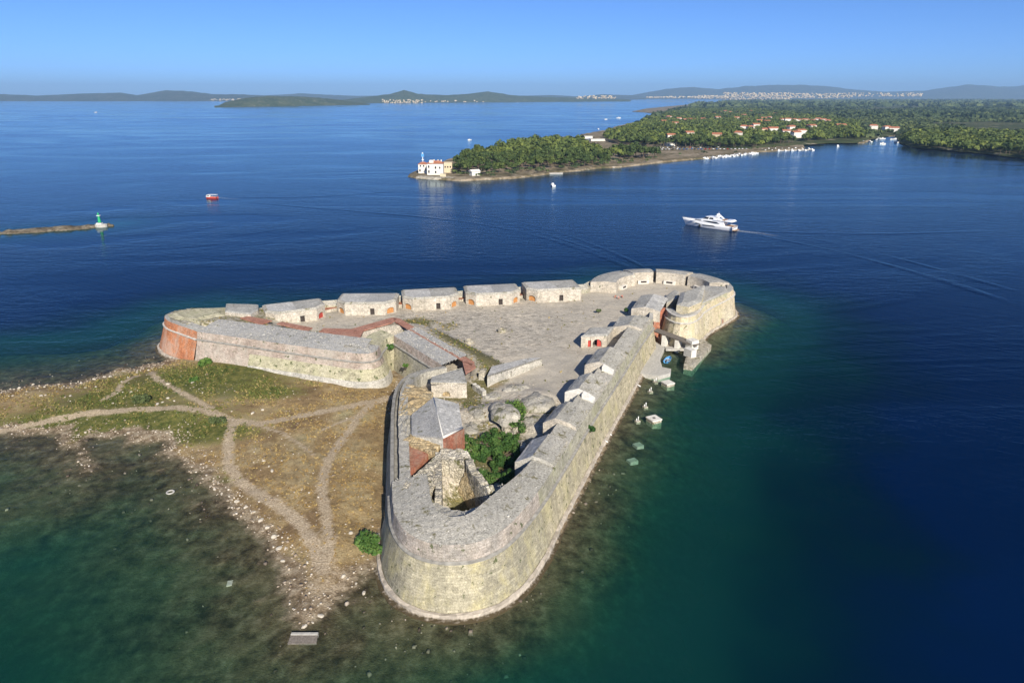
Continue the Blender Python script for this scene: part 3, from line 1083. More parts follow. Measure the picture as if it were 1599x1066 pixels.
cx_ = np.arange(-95, 70, .8); cy_ = np.arange(66, 214, .8)
CX, CY = np.meshgrid(cx_, cy_)
CZ = court_z(CX, CY)
ci = np.arange(CX.size).reshape(CX.shape)
CQ = np.stack([ci[:-1, :-1], ci[:-1, 1:], ci[1:, 1:], ci[1:, :-1]], -1).reshape(-1, 4)
co = sdf(CX, CY, outline)
CQ = CQ[(co.ravel()[CQ] > .55).all(1)]
court = np_mesh('courtyard', np.stack([CX, CY, CZ], -1).reshape(-1, 3), CQ, MAT['court'], fort, True)
dl = seg_dist(CX, CY, left_line)
weed = .75 * np.exp(-((dl - 10.5) / 4.5) ** 2) * sstep(165, 145, CY)
weed = np.maximum(weed, .5 * sstep(-50, -62, CX))
for (px, py), r, s in [((650, 500), 7, .7), ((700, 505), 5, .55), ((600, 505), 6, .5), ((880, 500), 9, .40), ((770, 690), 8, .9), ((735, 625), 4, .7), ((740, 600), 4, .6), ((820, 635), 3, .7), ((850, 640), 3.5, .6), ((725, 760), 4.5, .75), ((755, 660), 4, .55), ((670, 755), 4, .6)]:
    c = at(px, py, 6.5)
    weed = np.maximum(weed, s * np.exp(-((CX - c.x) ** 2 + (CY - c.y) ** 2) / (r * r)))
smo = (1 - .85 * sstep(124, 112, CY)) * sstep(0, 1, .55 + .9 * np.exp(-((CX - 8) ** 2 + (CY - 130) ** 2) / 130.0) + .8 * sstep(185, 195, CY) - .8 * np.exp(-((CX + 12) ** 2 + (CY - 155) ** 2) / 500.0))
dirt = np.zeros_like(CX)
for (px, py), r, s in [((645, 572), 4, .9), ((650, 612), 5, .9), ((660, 560), 3, .6), ((900, 545), 7, .45), ((975, 520), 6, .4), ((1010, 435), 9, .3), ((800, 718), 3, .7), ((775, 600), 3, .6)]:
    c = at(px, py, 6.5)
    dirt = np.maximum(dirt, s * np.exp(-((CX - c.x) ** 2 + (CY - c.y) ** 2) / (r * r)))
np_attr(court, 'mask', np.stack([weed, smo, dirt, np.ones_like(weed)], -1).reshape(-1, 4), 'FLOAT_COLOR')


def sheet(name, px, dz, mat, parent=fort, thick=.25, z=None):
    """a paved strip: thin slab following the rampart level"""
    pts = [atE(x, y, dz) if z is None else at(x, y, z) for x, y in px]
    n = len(pts)
    V = [tuple(p) for p in pts] + [(p.x, p.y, p.z - thick) for p in pts]
    tri = tessellate_polygon([[Vector((p.x, p.y, 0)) for p in pts]])
    Fc = []
    for t in tri:
        a, b, c = [pts[i] for i in t]
        cr = (b - a).x * (c - a).y - (b - a).y * (c - a).x
        Fc.append(tuple(t) if cr > 0 else (t[0], t[2], t[1]))
    ar = sum(pts[i].x * pts[(i + 1) % n].y - pts[(i + 1) % n].x * pts[i].y for i in range(n))
    for i in range(n):
        j = (i + 1) % n
        Fc.append((i + n, j + n, j, i) if ar > 0 else (i, j, j + n, i + n))
    return mesh(name, V, Fc, mat, parent, False, [(v[0], v[1]) for v in V])


for q in ([(375, 496), (388, 493.5), (425, 500), (408, 506)], [(432, 505), (440, 502), (488, 511.5), (480, 516)], [(497, 519), (505, 512), (548, 513.5), (600, 499), (612, 495.5), (620, 498), (612, 503.5), (568, 515.5), (561, 529)],
          [(612, 495.5), (624, 497), (741, 565), (736, 571), (724, 564), (617, 502)], [(722, 564), (741, 568), (743, 573), (727, 583)]):
    sheet('brick_walk', q, .62, MAT['walk_brick'])
sheet('brick_terrace', [(626, 691), (626, 751), (673, 704), (645, 692)], -.35, MAT['red_wall'], thick=1.5)

# ------------------------------------------------------------------ casemates along the far rampart
def v2(p): return Vector((p[0], p[1]))


def back_casemate(pxl, pxr, h, depth, label, chl=2.6, chr_=2.6, arch_l=True, arch_r=True, door_u=.68, roof2=None, red_r=False):
    """faceted gun casemate: front wall with a doorway, slanting cheeks with brick-filled arches, chamfered roof"""
    a, b = v2(on_court(*pxl)), v2(on_court(*pxr))
    z0 = min(cz(a.x, a.y), cz(b.x, b.y)) - .15
    z1 = z0 + h
    d = (b - a).normalized(); bk = Vector((-d.y, d.x))
    poly = [a + bk * chl, a + d * chl, b - d * chr_, b + bk * chr_, b + bk * depth, a + bk * depth]
    t = empty('casemate', (*((a + b) / 2), z0), label, 'casemate', 'gun casemates along the far rampart')
    fL = (poly[2] - poly[1]).length
    dh = hole_rect(fL * door_u, 1.15, 2.05, .25)
    fw_ = panel('front_wall', poly[1], poly[2], z0, z1, [dh], MAT['casemate_wall'], t, .7)
    hole_fill('doorway', poly[1], poly[2], z0, dh, .68, MAT['shade_fill'], fw_)  # dark sheet in place of the unlit room behind
    for p, q, on, nm in ((poly[0], poly[1], arch_l, 'l'), (poly[2], poly[3], arch_r, 'r')):
        L = (q - p).length
        if on and L > 2.2:
            ha = hole_arch(L / 2, L * .64, 1.25, .75, .35)
            cw_ = panel('cheek_wall', p, q, z0, z1, [ha], MAT['casemate_wall'], t, .45)
            hole_fill('arch_infill', p, q, z0, ha, .40, MAT['red_paint' if (red_r and nm == 'r') else 'orange_brick'], cw_)
        else:
            panel('cheek_wall', p, q, z0, z1, [], MAT['casemate_wall'], t)
    for i in (3, 4, 5):
        panel('side_wall', poly[i], poly[(i + 1) % 6], z0 - 3, z1, [], MAT['casemate_wall'], t)
    # roof: chamfered rim, then two fields of screed
    n = 6
    cen = sum(poly, Vector((0, 0))) / n
    def ring(k, z, j=0.0): return [(*(cen + (p - cen) * k + Vector((rnd.uniform(-j, j), rnd.uniform(-j, j)))), z) for p in poly]
    V = ring(1.015, z1) + ring(1.012, z1 + .14) + ring(.93, z1 + .50) + ring(.90, z1 + .50)
    Fc = [(k * n + i, k * n + (i + 1) % n, (k + 1) * n + (i + 1) % n, (k + 1) * n + i) for k in range(3) for i in range(n)]
    mesh('roof_rim', V, Fc, MAT['parapet'], t)
    top = [v2(p) for p in ring(.905, z1 + .44)]
    m1, m2 = (top[1] + top[2]) / 2, (top[4] + top[5]) / 2
    prism('roof', [top[0], top[1], m1, m2, top[5]], z1 + .1, z1 + .47, MAT['roof_pale'], t)
    prism('roof', [m1, top[2], top[3], top[4], m2], z1 + .1, z1 + .465, MAT[roof2 or 'roof_grey'], t)
    return poly, z1


CAS = [((417, 499), (512, 499), 3.3, 8.5, 'stone casemate with a red arch, nearest the red brick bastion corner', dict(red_r=True, door_u=.62)),
       ((524, 493), (617, 492), 3.3, 9.0, 'stone casemate second from the red brick bastion corner', dict(roof2='parapet_grey')),
       ((630, 486.5), (718, 482), 3.4, 9.0, 'stone casemate third from the red brick bastion corner', dict(roof2='roof_grey')),
       ((729, 479.5), (814, 475.5), 3.4, 9.0, 'stone casemate fourth along, second from the round tower', dict(roof2='parapet_grey')),
       ((825, 473.5), (908, 469), 3.5, 9.0, 'stone casemate with a tall square end, last before the round tower', dict(chr_=.3, arch_r=False, roof2='roof_grey', door_u=.55))]
cas_polys = []
for pl, pr, h, dp, lab, kw in CAS:
    cas_polys.append(back_casemate(pl, pr, h, dp, lab, **kw)[0])
# low red-coped parapet in the gun gaps between them
for A, B in zip(cas_polys[:-1], cas_polys[1:]):
    p, q = A[4] * .75 + A[3] * .25, B[5] * .75 + B[0] * .25
    z = cz(*((p + q) / 2))
    d = (q - p); L = d.length; rz = math.atan2(d.y, d.x)
    if L > .5:
        c = (p + q) / 2
        box('gun_gap_wall', (c.x, c.y, z - .3), (L * 1.02, 2.4, 1.05), MAT['casemate_wall'], fort, rz)
        box('brick_coping', (c.x, c.y, z + .752), (L * 1.0, 2.2, .14), MAT['red_wall'], fort, rz)
# grassy mound and end block of the west bastion
p = [v2(atE(x, y, .3)) for x, y in [(352, 492), (392, 496), (404, 489), (404, 481), (354, 479.5)]]
prism('end_block', p, 6.5, EZ(165) + 1.15, MAT['casemate_wall'], fort, MAT['roof_grey'], .5, .25)
P_in = [v2(atE(x, y, .2)) for x, y in [(270, 499), (312, 505), (318, 500), (352, 493), (352, 481), (300, 482.5), (274, 487), (263, 492)]]
prism('bastion_terrace', P_in, 5.0, EZ(162) + .25, MAT['weedy_wall'], fort, MAT['weedy_wall'], 1.6, .45, .1)

# ------------------------------------------------------------------ casemates on the sea wall
wall_line = XY(right_t)


def sea_casemate(px0, px1, ze, label, mats=('casemate_wall', 'roof_grey', 'parapet'), base=-2.6, ridge=.38, ridge_h=1.0, W=None, door=None, end_cap=False, skew=0.0, outz=None, cat='casemate'):
    """barrel-like casemate against the sea wall; px0/px1 are the near and far end of its courtyard eave"""
    a, b = at(*px0, ze), at(*px1, ze)
    a2, b2 = v2(a), v2(b)
    d = (b2 - a2).normalized()
    r = Vector((d.y, -d.x))
    if W is None:
        W0 = min((seg_cross(a2, r, wall_line)), 9.5)
        W1 = min((seg_cross(b2, r, wall_line)), 9.5)
    else:
        W0 = W1 = W
    z0 = ze + base
    t = empty('casemate', (a.x, a.y, z0), label, cat, 'casemates on the sea wall' if cat == 'casemate' else None)
    def sec(o, Wd):
        e = EZ(o.y) + .62 if outz is None else outz
        zr = max(ze + ridge_h, e + .3) + .35
        return [(o, z0), (o, ze), (o + r * Wd * .12, ze + ridge_h * .55), (o + r * Wd * ridge, zr), (o + r * Wd * .72, (zr + e) / 2 + .12), (o + r * (Wd - .25), e), (o + r * (Wd - .2), z0)]
    A, B = sec(a2, W0), sec(b2, W1)
    VA = [Vector((*p, z)) for p, z in A]; VB = [Vector((*p, z)) for p, z in B]
    panel('court_wall', B[0][0], A[0][0], z0, ze, [], MAT[mats[0]], t)
    def strip(name, i0, i1, mat):
        n = max(3, int((b2 - a2).length / 1.0))
        V, Fc = [], []
        cols = []
        for i in range(i0, i1):
            for k in range(3): cols.append((i, k / 3))
        cols.append((i1, 0))
        for s in range(n + 1):
            for i, f in cols:
                qa = VA[i].lerp(VA[min(i + 1, 6)], f); qb = VB[i].lerp(VB[min(i + 1, 6)], f)
                q = qa.lerp(qb, s / n)
                if 0 < s < n: q = q + Vector((0, 0, rnd.uniform(-.06, .06)))
                V.append(q)
        m = len(cols)
        for s in range(n):
            for i in range(m - 1):
                Fc.append((s * m + i, s * m + i + 1, (s + 1) * m + i + 1, (s + 1) * m + i))
        return mesh(name, V, [tuple(reversed(f)) for f in Fc], mat, t, False, [(v.x, v.y) for v in V])
    strip('roof', 1, 3, MAT[mats[1]])
    strip('outer_slope', 3, 5, MAT[mats[2]])
    # end walls, cut to the section; the near one carries the doorway
    for sct, nm in ((VA, 'end_wall'), (VB, 'end_wall')):
        o = sct[0]
        near = sct is VA
        uvp = [(((p - o).xy).length, p.z - z0) for p in sct]
        holes = []
        if near and door:
            holes = [hole_arch(door[0], door[1], door[2], door[1] * .5, .1)]
        loops = [[Vector((u, v, 0)) for u, v in [uvp[0], uvp[6], uvp[5], uvp[4], uvp[3], uvp[2], uvp[1]]]] + [[Vector((u, v, 0)) for u, v in h] for h in holes]
        flat = [q for l in loops for q in l]
        dd = (sct[6] - sct[0]).xy.normalized()
        V = [(o.x + dd.x * q.x, o.y + dd.y * q.x, z0 + q.y) for q in flat]
        Fc = [tuple(x) for x in tessellate_polygon(loops)]
        nb0 = 7
        for h in holes:
            nb = len(V)
            for u, v in h:
                q = o.xy + dd * u + Vector((-dd.y, dd.x)) * .7
                V.append((q.x, q.y, z0 + v))
            k = len(h)
            for i in range(k):
                Fc.append((nb0 + i, nb0 + (i + 1) % k, nb + (i + 1) % k, nb + i))
            hole_fill('doorway', (o.x, o.y), (o.x + dd.x, o.y + dd.y), z0, h, .68, MAT['shade_fill'], t)  # dark sheet, indoor shade put into its colour
        mesh(nm, V, Fc, MAT[mats[0] if near else 'casemate_wall'], t, False, [(v[0] + v[1], v[2]) for v in V])
    if end_cap:
        p = VA[4].lerp(VA[3], .4); q = VA[5]
        c = (p + q) / 2
        dv = (q - p)
        mesh('end_merlon', *slab([p + Vector((0, 0, .05)), q + Vector((0, 0, .05)), q - Vector((d.x, d.y, 0)) * 1.3 + Vector((0, 0, -.1)), p - Vector((d.x, d.y, 0)) * 1.3 + Vector((0, 0, -.1))], .9), MAT['white_stone'], t)
    return t


def slab(P, thick):
    n = len(P)
    V = [tuple(p) for p in P] + [(p[0], p[1], p[2] - thick) for p in P]
    return V, [tuple(range(n)), tuple(reversed(range(n, 2 * n)))] + [(i + n, (i + 1) % n + n, (i + 1) % n, i) for i in range(n)]


def seg_cross(o, r, line):
    best = 8.0
    for p, q in zip(line[:-1], line[1:]):
        e = q - p
        den = r.x * e.y - r.y * e.x
        if abs(den) < 1e-6: continue
        w = p - o
        s = (w.x * e.y - w.y * e.x) / den
        u = (w.x * r.y - w.y * r.x) / den
        if s > 0 and -.2 <= u <= 1.2: best = s
    return best


sea_casemate((804, 721), (831, 686), 8.5, 'nearest casemate on the sea wall, pale slab roof above the green bushes', ('pale_wall', 'roof_pale', 'parapet'), -4.2, .45, .7)
sea_casemate((848, 660), (871, 633), 9.0, 'second casemate on the sea wall, grey roof over a plain pale gable', ('casemate_wall', 'roof_grey', 'parapet'), -3.2, .35, .9)
sea_casemate((882, 612), (904, 587), 9.3, 'third casemate on the sea wall with white end wall and dark arched door', ('white_stone', 'roof_grey', 'parapet'), -3.0, .42, .8, door=(3.2, 1.5, 1.3), end_cap=True)
sea_casemate((913, 570), (932, 546), 9.3, 'fourth casemate on the sea wall, largest roof, before the red doors', ('casemate_wall', 'roof_grey', 'parapet'), -3.0, .45, .8, door=(4.6, 1.0, .9), end_cap=True)
sea_casemate((957, 510), (968, 494), 8.7, 'small casemate with a flat grey roof between gatehouse and tower bridge', ('casemate_wall', 'roof_grey', 'parapet'), -2.9, .5, .25)
sea_casemate((986, 482), (1001, 461.5), 8.6, 'casemate with pale end wall right beside the sea gate', ('casemate_wall', 'roof_grey', 'roof_pale'), -2.8, .45, .5, W=7.6, outz=8.6)

# gatehouse with the red doors
a, b = v2(on_court(907, 543)), v2(on_court(947, 541))
z0 = cz(*a) - .1
gh = empty('gatehouse', (*((a + b) / 2), z0), 'gatehouse with an arched opening and two red door leaves inside the courtyard', 'gatehouse')
d = (b - a).normalized(); bk = v2(wall_line[-1] - wall_line[-3]).normalized()
L = (b - a).length
h_big = hole_arch(L * .63, 2.1, .95, 1.05, .05)
h_sm = hole_rect(L * .33, .75, 1.8, .05)
gfw = panel('front_wall', a, b, z0, z0 + 2.7, [h_big, h_sm], MAT['casemate_wall'], gh, .5)
hole_fill('passage', a, b, z0, h_big, 1.6, MAT['shade_fill'], gfw)  # dark sheet stands in for the shade of the open passage
u0 = L * .63
hole_fill('door_leaf', a, b, z0, [(u0 + .06, .05), (u0 + 1.0, .05)] + [(u0 + math.cos(x) * 1.0, .95 + math.sin(x) * 1.0) for x in (0, .3, .6, .9, 1.2, 1.5)], .3, MAT['red_paint'], gfw)
hole_fill('side_door', a, b, z0, h_sm, .35, MAT['red_paint'], gfw)
fa, fb = a + bk * 6.5 + d * .3, b + bk * 6.5
panel('side_wall', fa, a, z0, z0 + 2.7, [], MAT['casemate_wall'], gh)
panel('back_wall', fb, fa, z0, z0 + 2.7, [], MAT['casemate_wall'], gh)
panel('side_wall', b, fb, z0, z0 + 2.7, [], MAT['casemate_wall'], gh)
prism('roof', [a - d * .1, b + d * .1, fb + d * .1, fa - d * .1], z0 + 2.65, z0 + 2.85, MAT['roof_grey'], gh, MAT['court'] if False else MAT['roof_grey'], .5, .25, .05)

# ------------------------------------------------------------------ barracks and ruins in the near bastion
r0, r1 = at(692, 684, 10.7), at(677, 621, 10.9)
br = empty('barracks', (r0.x, r0.y, 6), 'grey gable-roofed barracks with a red half gable in the near bastion', 'building')
eLn, eLf = at(643, 679, 9.6), at(643, 648, 9.8)
eRn, eRf = at(722, 669, 9.5), at(716, 631, 9.7)
def roof_side(name, A, B, C, D, mat, n=8, sag=.05):
    V, Fc = [], []
    for i in range(n + 1):
        for j in range(n + 1):
            q = A.lerp(B, i / n).lerp(D.lerp(C, i / n), j / n)
            V.append(q + Vector((0, 0, rnd.uniform(-sag, sag))))
    for i in range(n):
        for j in range(n):
            k = i * (n + 1) + j
            Fc.append((k, k + 1, k + n + 2, k + n + 1))
    o = mesh(name, V, Fc, mat, br, False, [(v.x, v.y) for v in V])
    m = o.modifiers.new('thick', 'SOLIDIFY'); m.thickness = .25; m.offset = 0
    return o
roof_side('roof_slope', r0, r1, eLf, eLn, MAT['parapet_grey'])
roof_side('roof_slope', r0, r1, eRf, eRn, MAT['roof_pale'])
tube('ridge', [r0 + Vector((0, 0, .08)), r1 + Vector((0, 0, .08))], .1, MAT['white_stone'], br, 6)
def gable(name, e, r, mat, zb):
    V = [(e.x, e.y, zb), (r.x, r.y, zb), (r.x, r.y, r.z - .15), (e.x, e.y, e.z - .15)]
    return mesh(name, V, [(0, 1, 2, 3)], mat, br, False, [(v[0] + v[1], v[2]) for v in V])
dir_n = (r0 - r1).normalized()
ins = Vector((-dir_n.x, -dir_n.y, 0)) * .35
for nm, e, m in (('gable_wall', eRn, 'red_wall'), ('gable_wall', eLn, 'pale_wall')):
    o = gable(nm, e + ins, r0 + ins, MAT[m], 4.0)
    o.modifiers.new('thick', 'SOLIDIFY').thickness = .4
for e in (eRf, eLf):
    o = gable('gable_wall', e - ins, r1 - ins, MAT['pale_wall'], 5.0); o.modifiers.new('thick', 'SOLIDIFY').thickness = .3
for p, q in ((eRn, eRf), (eLn, eLf)):
    iv = (r0 - p); iv.z = 0; iv = iv.normalized() * .3
    a, b = v2(p + iv + ins), v2(q + iv - ins)
    if p is eLn: a, b = b, a
    panel('side_wall', a, b, 4.5, 9.35, [], MAT['pale_wall'], br)
# white kerb course round the red half gable
tube('gable_coping', [r0 + ins * .2 + Vector((0, 0, .1)), eRn + ins * .2 + Vector((0, 0, .1))], .2, MAT['white_stone'], br, 6)

def heap(name, px, zs, mat, parent, n=14, rough=.35, label=None):
    """rough rubble surface stretched over four traced corners"""
    A, B, C, D = [at(x, y, z) for (x, y), z in zip(px, zs)]
    V, Fc = [], []
    for i in range(n + 1):
        for j in range(n + 1):
            u, v = i / n, j / n
            q = A.lerp(B, u).lerp(D.lerp(C, u), v)
            edge = min(u, 1 - u, v, 1 - v) * 4
            q = q + Vector((rnd.uniform(-.1, .1), rnd.uniform(-.1, .1), rnd.uniform(-rough, rough) * min(1, .4 + edge)))
            V.append(q)
    m = n + 1
    for i in range(n):
        for j in range(n):
            k = i * m + j
            Fc.append((k, k + m, k + m + 1, k + 1))
    b = len(V)                                             # skirt down into the ground
    rim = [i * m for i in range(m)] + [n * m + j for j in range(1, m)] + [i * m + n for i in range(n - 1, -1, -1)] + [j for j in range(n - 1, 0, -1)]
    for k in rim: V.append(V[k] + Vector((0, 0, -4.0)))
    for i in range(len(rim)):
        j = (i + 1) % len(rim)
        Fc.append((rim[i], b + i, b + j, rim[j]))
    return mesh(name, V, Fc, mat, parent, False, [(v.x, v.y) for v in V])


MAT['sand_rubble'] = m_rubble('ochre_rubble', [(.36, .27, .15), (.46, .36, .21), (.50, .43, .29)], 1.5, .3, .15, (.14, .12, .05), .6, .7)
MAT['ruin'] = m_rubble('ruin_rubble', [(.40, .36, .28), (.50, .45, .35), (.56, .52, .43)], 1.9, .3, .25, (.12, .12, .04), .5, .9)
heap('rubble_slope', [(627, 688), (676, 706), (694, 686), (643, 677)], [8.9, 9.0, 9.4, 9.5], MAT['sand_rubble'], fort, 12, .12)
heap('rubble_fill', [(622, 680), (643, 678), (643, 648), (622, 648)], [8.9, 9.0, 9.0, 8.9], MAT['parapet'], fort, 8, .2)
heap('rubble_fill', [(622, 648), (646, 646), (674, 623), (626, 606)], [8.9, 8.9, 8.7, 8.6], MAT['sand_rubble'], fort, 10, .3)
heap('rubble_fill', [(628, 614), (672, 622), (676, 612), (636, 598)], [8.9, 8.9, 8.9, 8.8], MAT['sand_rubble'], fort, 8, .2)

# ring of ruined vault in the nose
ru = empty('vault_ruin', (*at(720, 750, 6.5).xy, 5.5), 'roofless ruined vault with a broken arch, inside the near round bastion', 'ruin')
def ragged(name, px, zt, zb, w, mat, parent, jag=.3, step=.6):
    """ruined wall along a traced crest, thick and uneven on top"""
    P3 = [at(x, y, zt) for x, y in px]
    P = resample(P3, step, False, 1)
    N = normals(P)
    tops = [zt + rnd.uniform(-jag, jag) for _ in P]
    V, Fc = [], []
    for i, (p, n_) in enumerate(zip(P, N)):
        a = p - n_ * w / 2; b = p + n_ * w / 2
        j = rnd.uniform(-.04, .04)
        V += [(a.x + j, a.y, zb), (a.x + j, a.y + j, tops[i]), (b.x + j, b.y + j, tops[i] + rnd.uniform(-.15, .15)), (b.x, b.y + j, zb)]
    for i in range(len(P) - 1):
        k = i * 4
        for s in range(3): Fc.append((k + s, k + 4 + s, k + 5 + s, k + s + 1))
    n = len(V)
    Fc += [(3, 2, 1, 0), (n - 4, n - 3, n - 2, n - 1)]
    return mesh(name, V, Fc, mat, parent, False, [(v[0] + v[1], v[2]) for v in V])


ragged('right_wall', [(724, 708), (731, 714), (735, 728), (751, 748), (768, 766)], 9.0, 3.5, 1.1, MAT['ruin'], ru, .35)
ragged('left_wall', [(685, 706), (685, 725), (685, 745), (684, 782)], 8.8, 3.5, .9, MAT['ruin'], ru, .15)
heap('inner_rubble_slope', [(714, 764), (752, 789), (767, 768), (732, 722)], [4.6, 5.0, 8.9, 8.9], MAT['sand_rubble'], ru, 12, .2)
# the arch itself: voussoir barrel between the two walls
A0, A1 = at(690, 712, 8.8), at(722, 716, 8.9)
arch_v, arch_f = [], []
dirA = (A1 - A0); bkA = Vector((-dirA.y, dirA.x, 0)).normalized() * 3.2
K = 12
for i in range(K + 1):
    a = PI * i / K
    for rr in (.82, 1.05):
        u = .5 - .5 * math.cos(a) * rr
        p = A0 + dirA * u
        zz = 6.6 + math.sin(a) * 2.0 * rr
        j = rnd.uniform(-.06, .06)
        arch_v += [Vector((p.x, p.y, zz + j)), Vector((p.x, p.y, zz + j)) + bkA]
for i in range(K):
    k = i * 4
    for a, b in ((0, 2), (2, 3), (3, 1), (1, 0)):
        arch_f.append((k + a, k + 4 + a, k + 4 + b, k + b))
mesh('arch', arch_v, arch_f, MAT['ruin'], ru)
for f in (.0, 1.0):
    p = A0 + dirA * f + bkA * .5
    box('pier', (p.x, p.y, 3.8), (1.2, 3.4, 3.3), MAT['ruin'], ru, math.atan2(dirA.y, dirA.x))
heap('crown_rubble', [(682, 716), (724, 720), (726, 705), (690, 698)], [8.8, 9.0, 9.1, 8.9], MAT['ruin'], ru, 10, .15)
# ledge inside the ring
heap('ledge', [(629, 757), (652, 774), (685, 752), (690, 703)], [9.35, 9.25, 8.5, 9.1], MAT['ruin'], fort, 12, .2)
ring = [(650, 772), (662, 786), (690, 800), (718, 804), (742, 801), (770, 788), (800, 758)]
Pr = resample([at(x, y, 9.1) for x, y in ring], .8, False, 2)
sweep('inner_ledge', Pr, [(-.6, 8.75), (.4, 8.7), (1.7, 8.55), (1.9, 8.4), (2.1, 3.6)], MAT['parapet'], fort, jitter=.12)

# ruined quarters beside the curtain
q1 = empty('roofless_quarters', (*at(700, 612, 6).xy, 6), 'ruined pale block with a grey slab roof behind the brick curtain walk', 'ruin')
a, b = v2(at(674, 618, 6.5)), v2(at(729, 618, 6.5))
hA = hole_arch((b - a).length * .42, 1.5, .9, .7, .5)
panel('front_wall', a, b, 5.8, 8.7, [hA], MAT['casemate_wall'], q1, .6, 9.2)
hole_fill('bricked_arch', a, b, 5.8, hA, .35, MAT['sand_rubble'], q1)
f = v2(at(722, 574, 9.2)); g_ = v2(at(673, 587, 9.2))
panel('side_wall', b, f, 5.5, 9.2, [], MAT['pale_wall'], q1)
panel('side_wall', g_, a, 5.5, 9.2, [], MAT['pale_wall'], q1)
panel('back_wall', f, g_, 5.5, 9.2, [], MAT['pale_wall'], q1)
prism('roof', [a, b, f, g_], 8.9, 9.15, MAT['ruin'], q1, MAT['roof_grey'], .9, .2, .14)
q2 = empty('cistern_block', (*at(800, 585, 6).xy, 6), 'long low pale wall block with a flat stone roof in the courtyard', 'building')
a, b = v2(on_court(761, 605)), v2(on_court(846, 570))
f, g_ = v2(at(826, 556, 8.3)), v2(at(768, 573, 8.3))
z0 = cz(*a) - .5; L = (b - a).length
hB = hole_rect(L * .42, .5, 1.9, .5)
panel('front_wall', a, b, z0, 8.7, [hB], MAT['pale_wall'], q2, .7, 7.8)
hole_fill('slot_door', a, b, z0, hB, .68, MAT['shade_fill'], q2)  # dark sheet, shade of the slot painted in
za, zb_ = 8.7, 7.8
V = [(*a, za), (*b, zb_), (*f, 7.9), (*g_, 8.5)]
mesh('roof', *slab([Vector(v) for v in V], .35), MAT['roof_pale'], q2)
panel('side_wall', g_, a, z0, 8.3, [], MAT['pale_wall'], q2)
panel('back_wall', f, g_, z0, 7.0, [], MAT['pale_wall'], q2, .5, 8.2)
panel('side_wall', b, f, z0, 6.9, [], MAT['pale_wall'], q2)
MAT['rock'] = m_rubble('bare_rock', [(.30, .28, .235), (.38, .355, .30), (.45, .42, .355)], .9, .35, .35, (.11, .11, .04), .85, .6)
for (px, py), rx, ry, hh in [((787, 642), 3.0, 4.2, 1.5), ((838, 625), 3.2, 4.4, 1.2), ((748, 640), 2.6, 3.0, .9), ((735, 665), 2.2, 3.0, .8), ((806, 606), 3.4, 2.2, .9), ((770, 618), 2.6, 1.8, .8), ((833, 655), 2.0, 2.6, .8)]:
    p = on_court(px, py)
    V, Fc = [], []
    n, m = 22, 7
    for j in range(m + 1):
        a_ = j / m * PI / 2
        for i in range(n):
            th = 2 * PI * i / n
            k = 1.1 + .7 * (float(vnoise(math.cos(th) * 1.9 + px, math.sin(th) * 1.6 + py, 3)) - .5) + rnd.uniform(-.04, .04)
            V.append((p.x + math.cos(th) * rx * .82 * math.cos(a_) * k, p.y + math.sin(th) * ry * .8 * math.cos(a_) * k, p.z - .9 + (hh * .45 + .9) * math.sin(a_) ** .55 + rnd.uniform(-.10, .10) + .5 * (float(vnoise(math.cos(th) * math.cos(a_) * 3 + py, math.sin(th) * math.cos(a_) * 3 + px, 5)) - .5)))
    for j in range(m):
        for i in range(n): Fc.append((j * n + i, j * n + (i + 1) % n, (j + 1) * n + (i + 1) % n, (j + 1) * n + i))
    mesh('rock_mound', V, Fc, MAT['rock'], fort, True)
ragged('ruin_stub', [(786, 668), (797, 664), (806, 668)], cz(*at(797, 666, 6).xy) + 1.1, 3.0, .9, MAT['ruin'], fort, .35)
ragged('ruin_stub', [(812, 684), (818, 690), (816, 700)], cz(*at(816, 690, 6).xy) + 1.3, 3.0, .8, MAT['ruin'], fort, .35)
ragged('ruin_stub', [(745, 566), (757, 572), (752, 584)], 8.0, 4.0, 1.2, MAT['ruin'], fort, .4)
ragged('ruin_stub', [(740, 598), (756, 610)], 7.3, 4.0, .8, MAT['pale_wall'], fort, .3)
# round well heads
for (px, py), lab in (((733, 535), 'round stone well head nearest the brick curtain walk'), ((784, 518), 'round stone well head in mid courtyard, nearest the casemates')):
    p = on_court(px, py)
    w = empty('well_head', p, lab, 'well', 'well heads in the courtyard')
    n = 20
    V, Fc = [], []
    for r, z in ((1.15, -.3), (1.1, .75), (.72, .8), (.70, -.2)):
        V += [(p.x + math.cos(2 * PI * k / n) * r, p.y + math.sin(2 * PI * k / n) * r, p.z + z) for k in range(n)]
    for k in range(3):
        for i in range(n): Fc.append((k * n + i, k * n + (i + 1) % n, (k + 1) * n + (i + 1) % n, (k + 1) * n + i))
    kb_ = mesh('kerb', V, Fc, MAT['ruin'], w)
    V = [(p.x + math.cos(2 * PI * k / n) * .72, p.y + math.sin(2 * PI * k / n) * .72, p.z + .05) for k in range(n)]
    mesh('shaft_shade', V, [tuple(range(n))], MAT['shade_fill'], kb_)  # dark disc, shade of the well's depth is in its colour

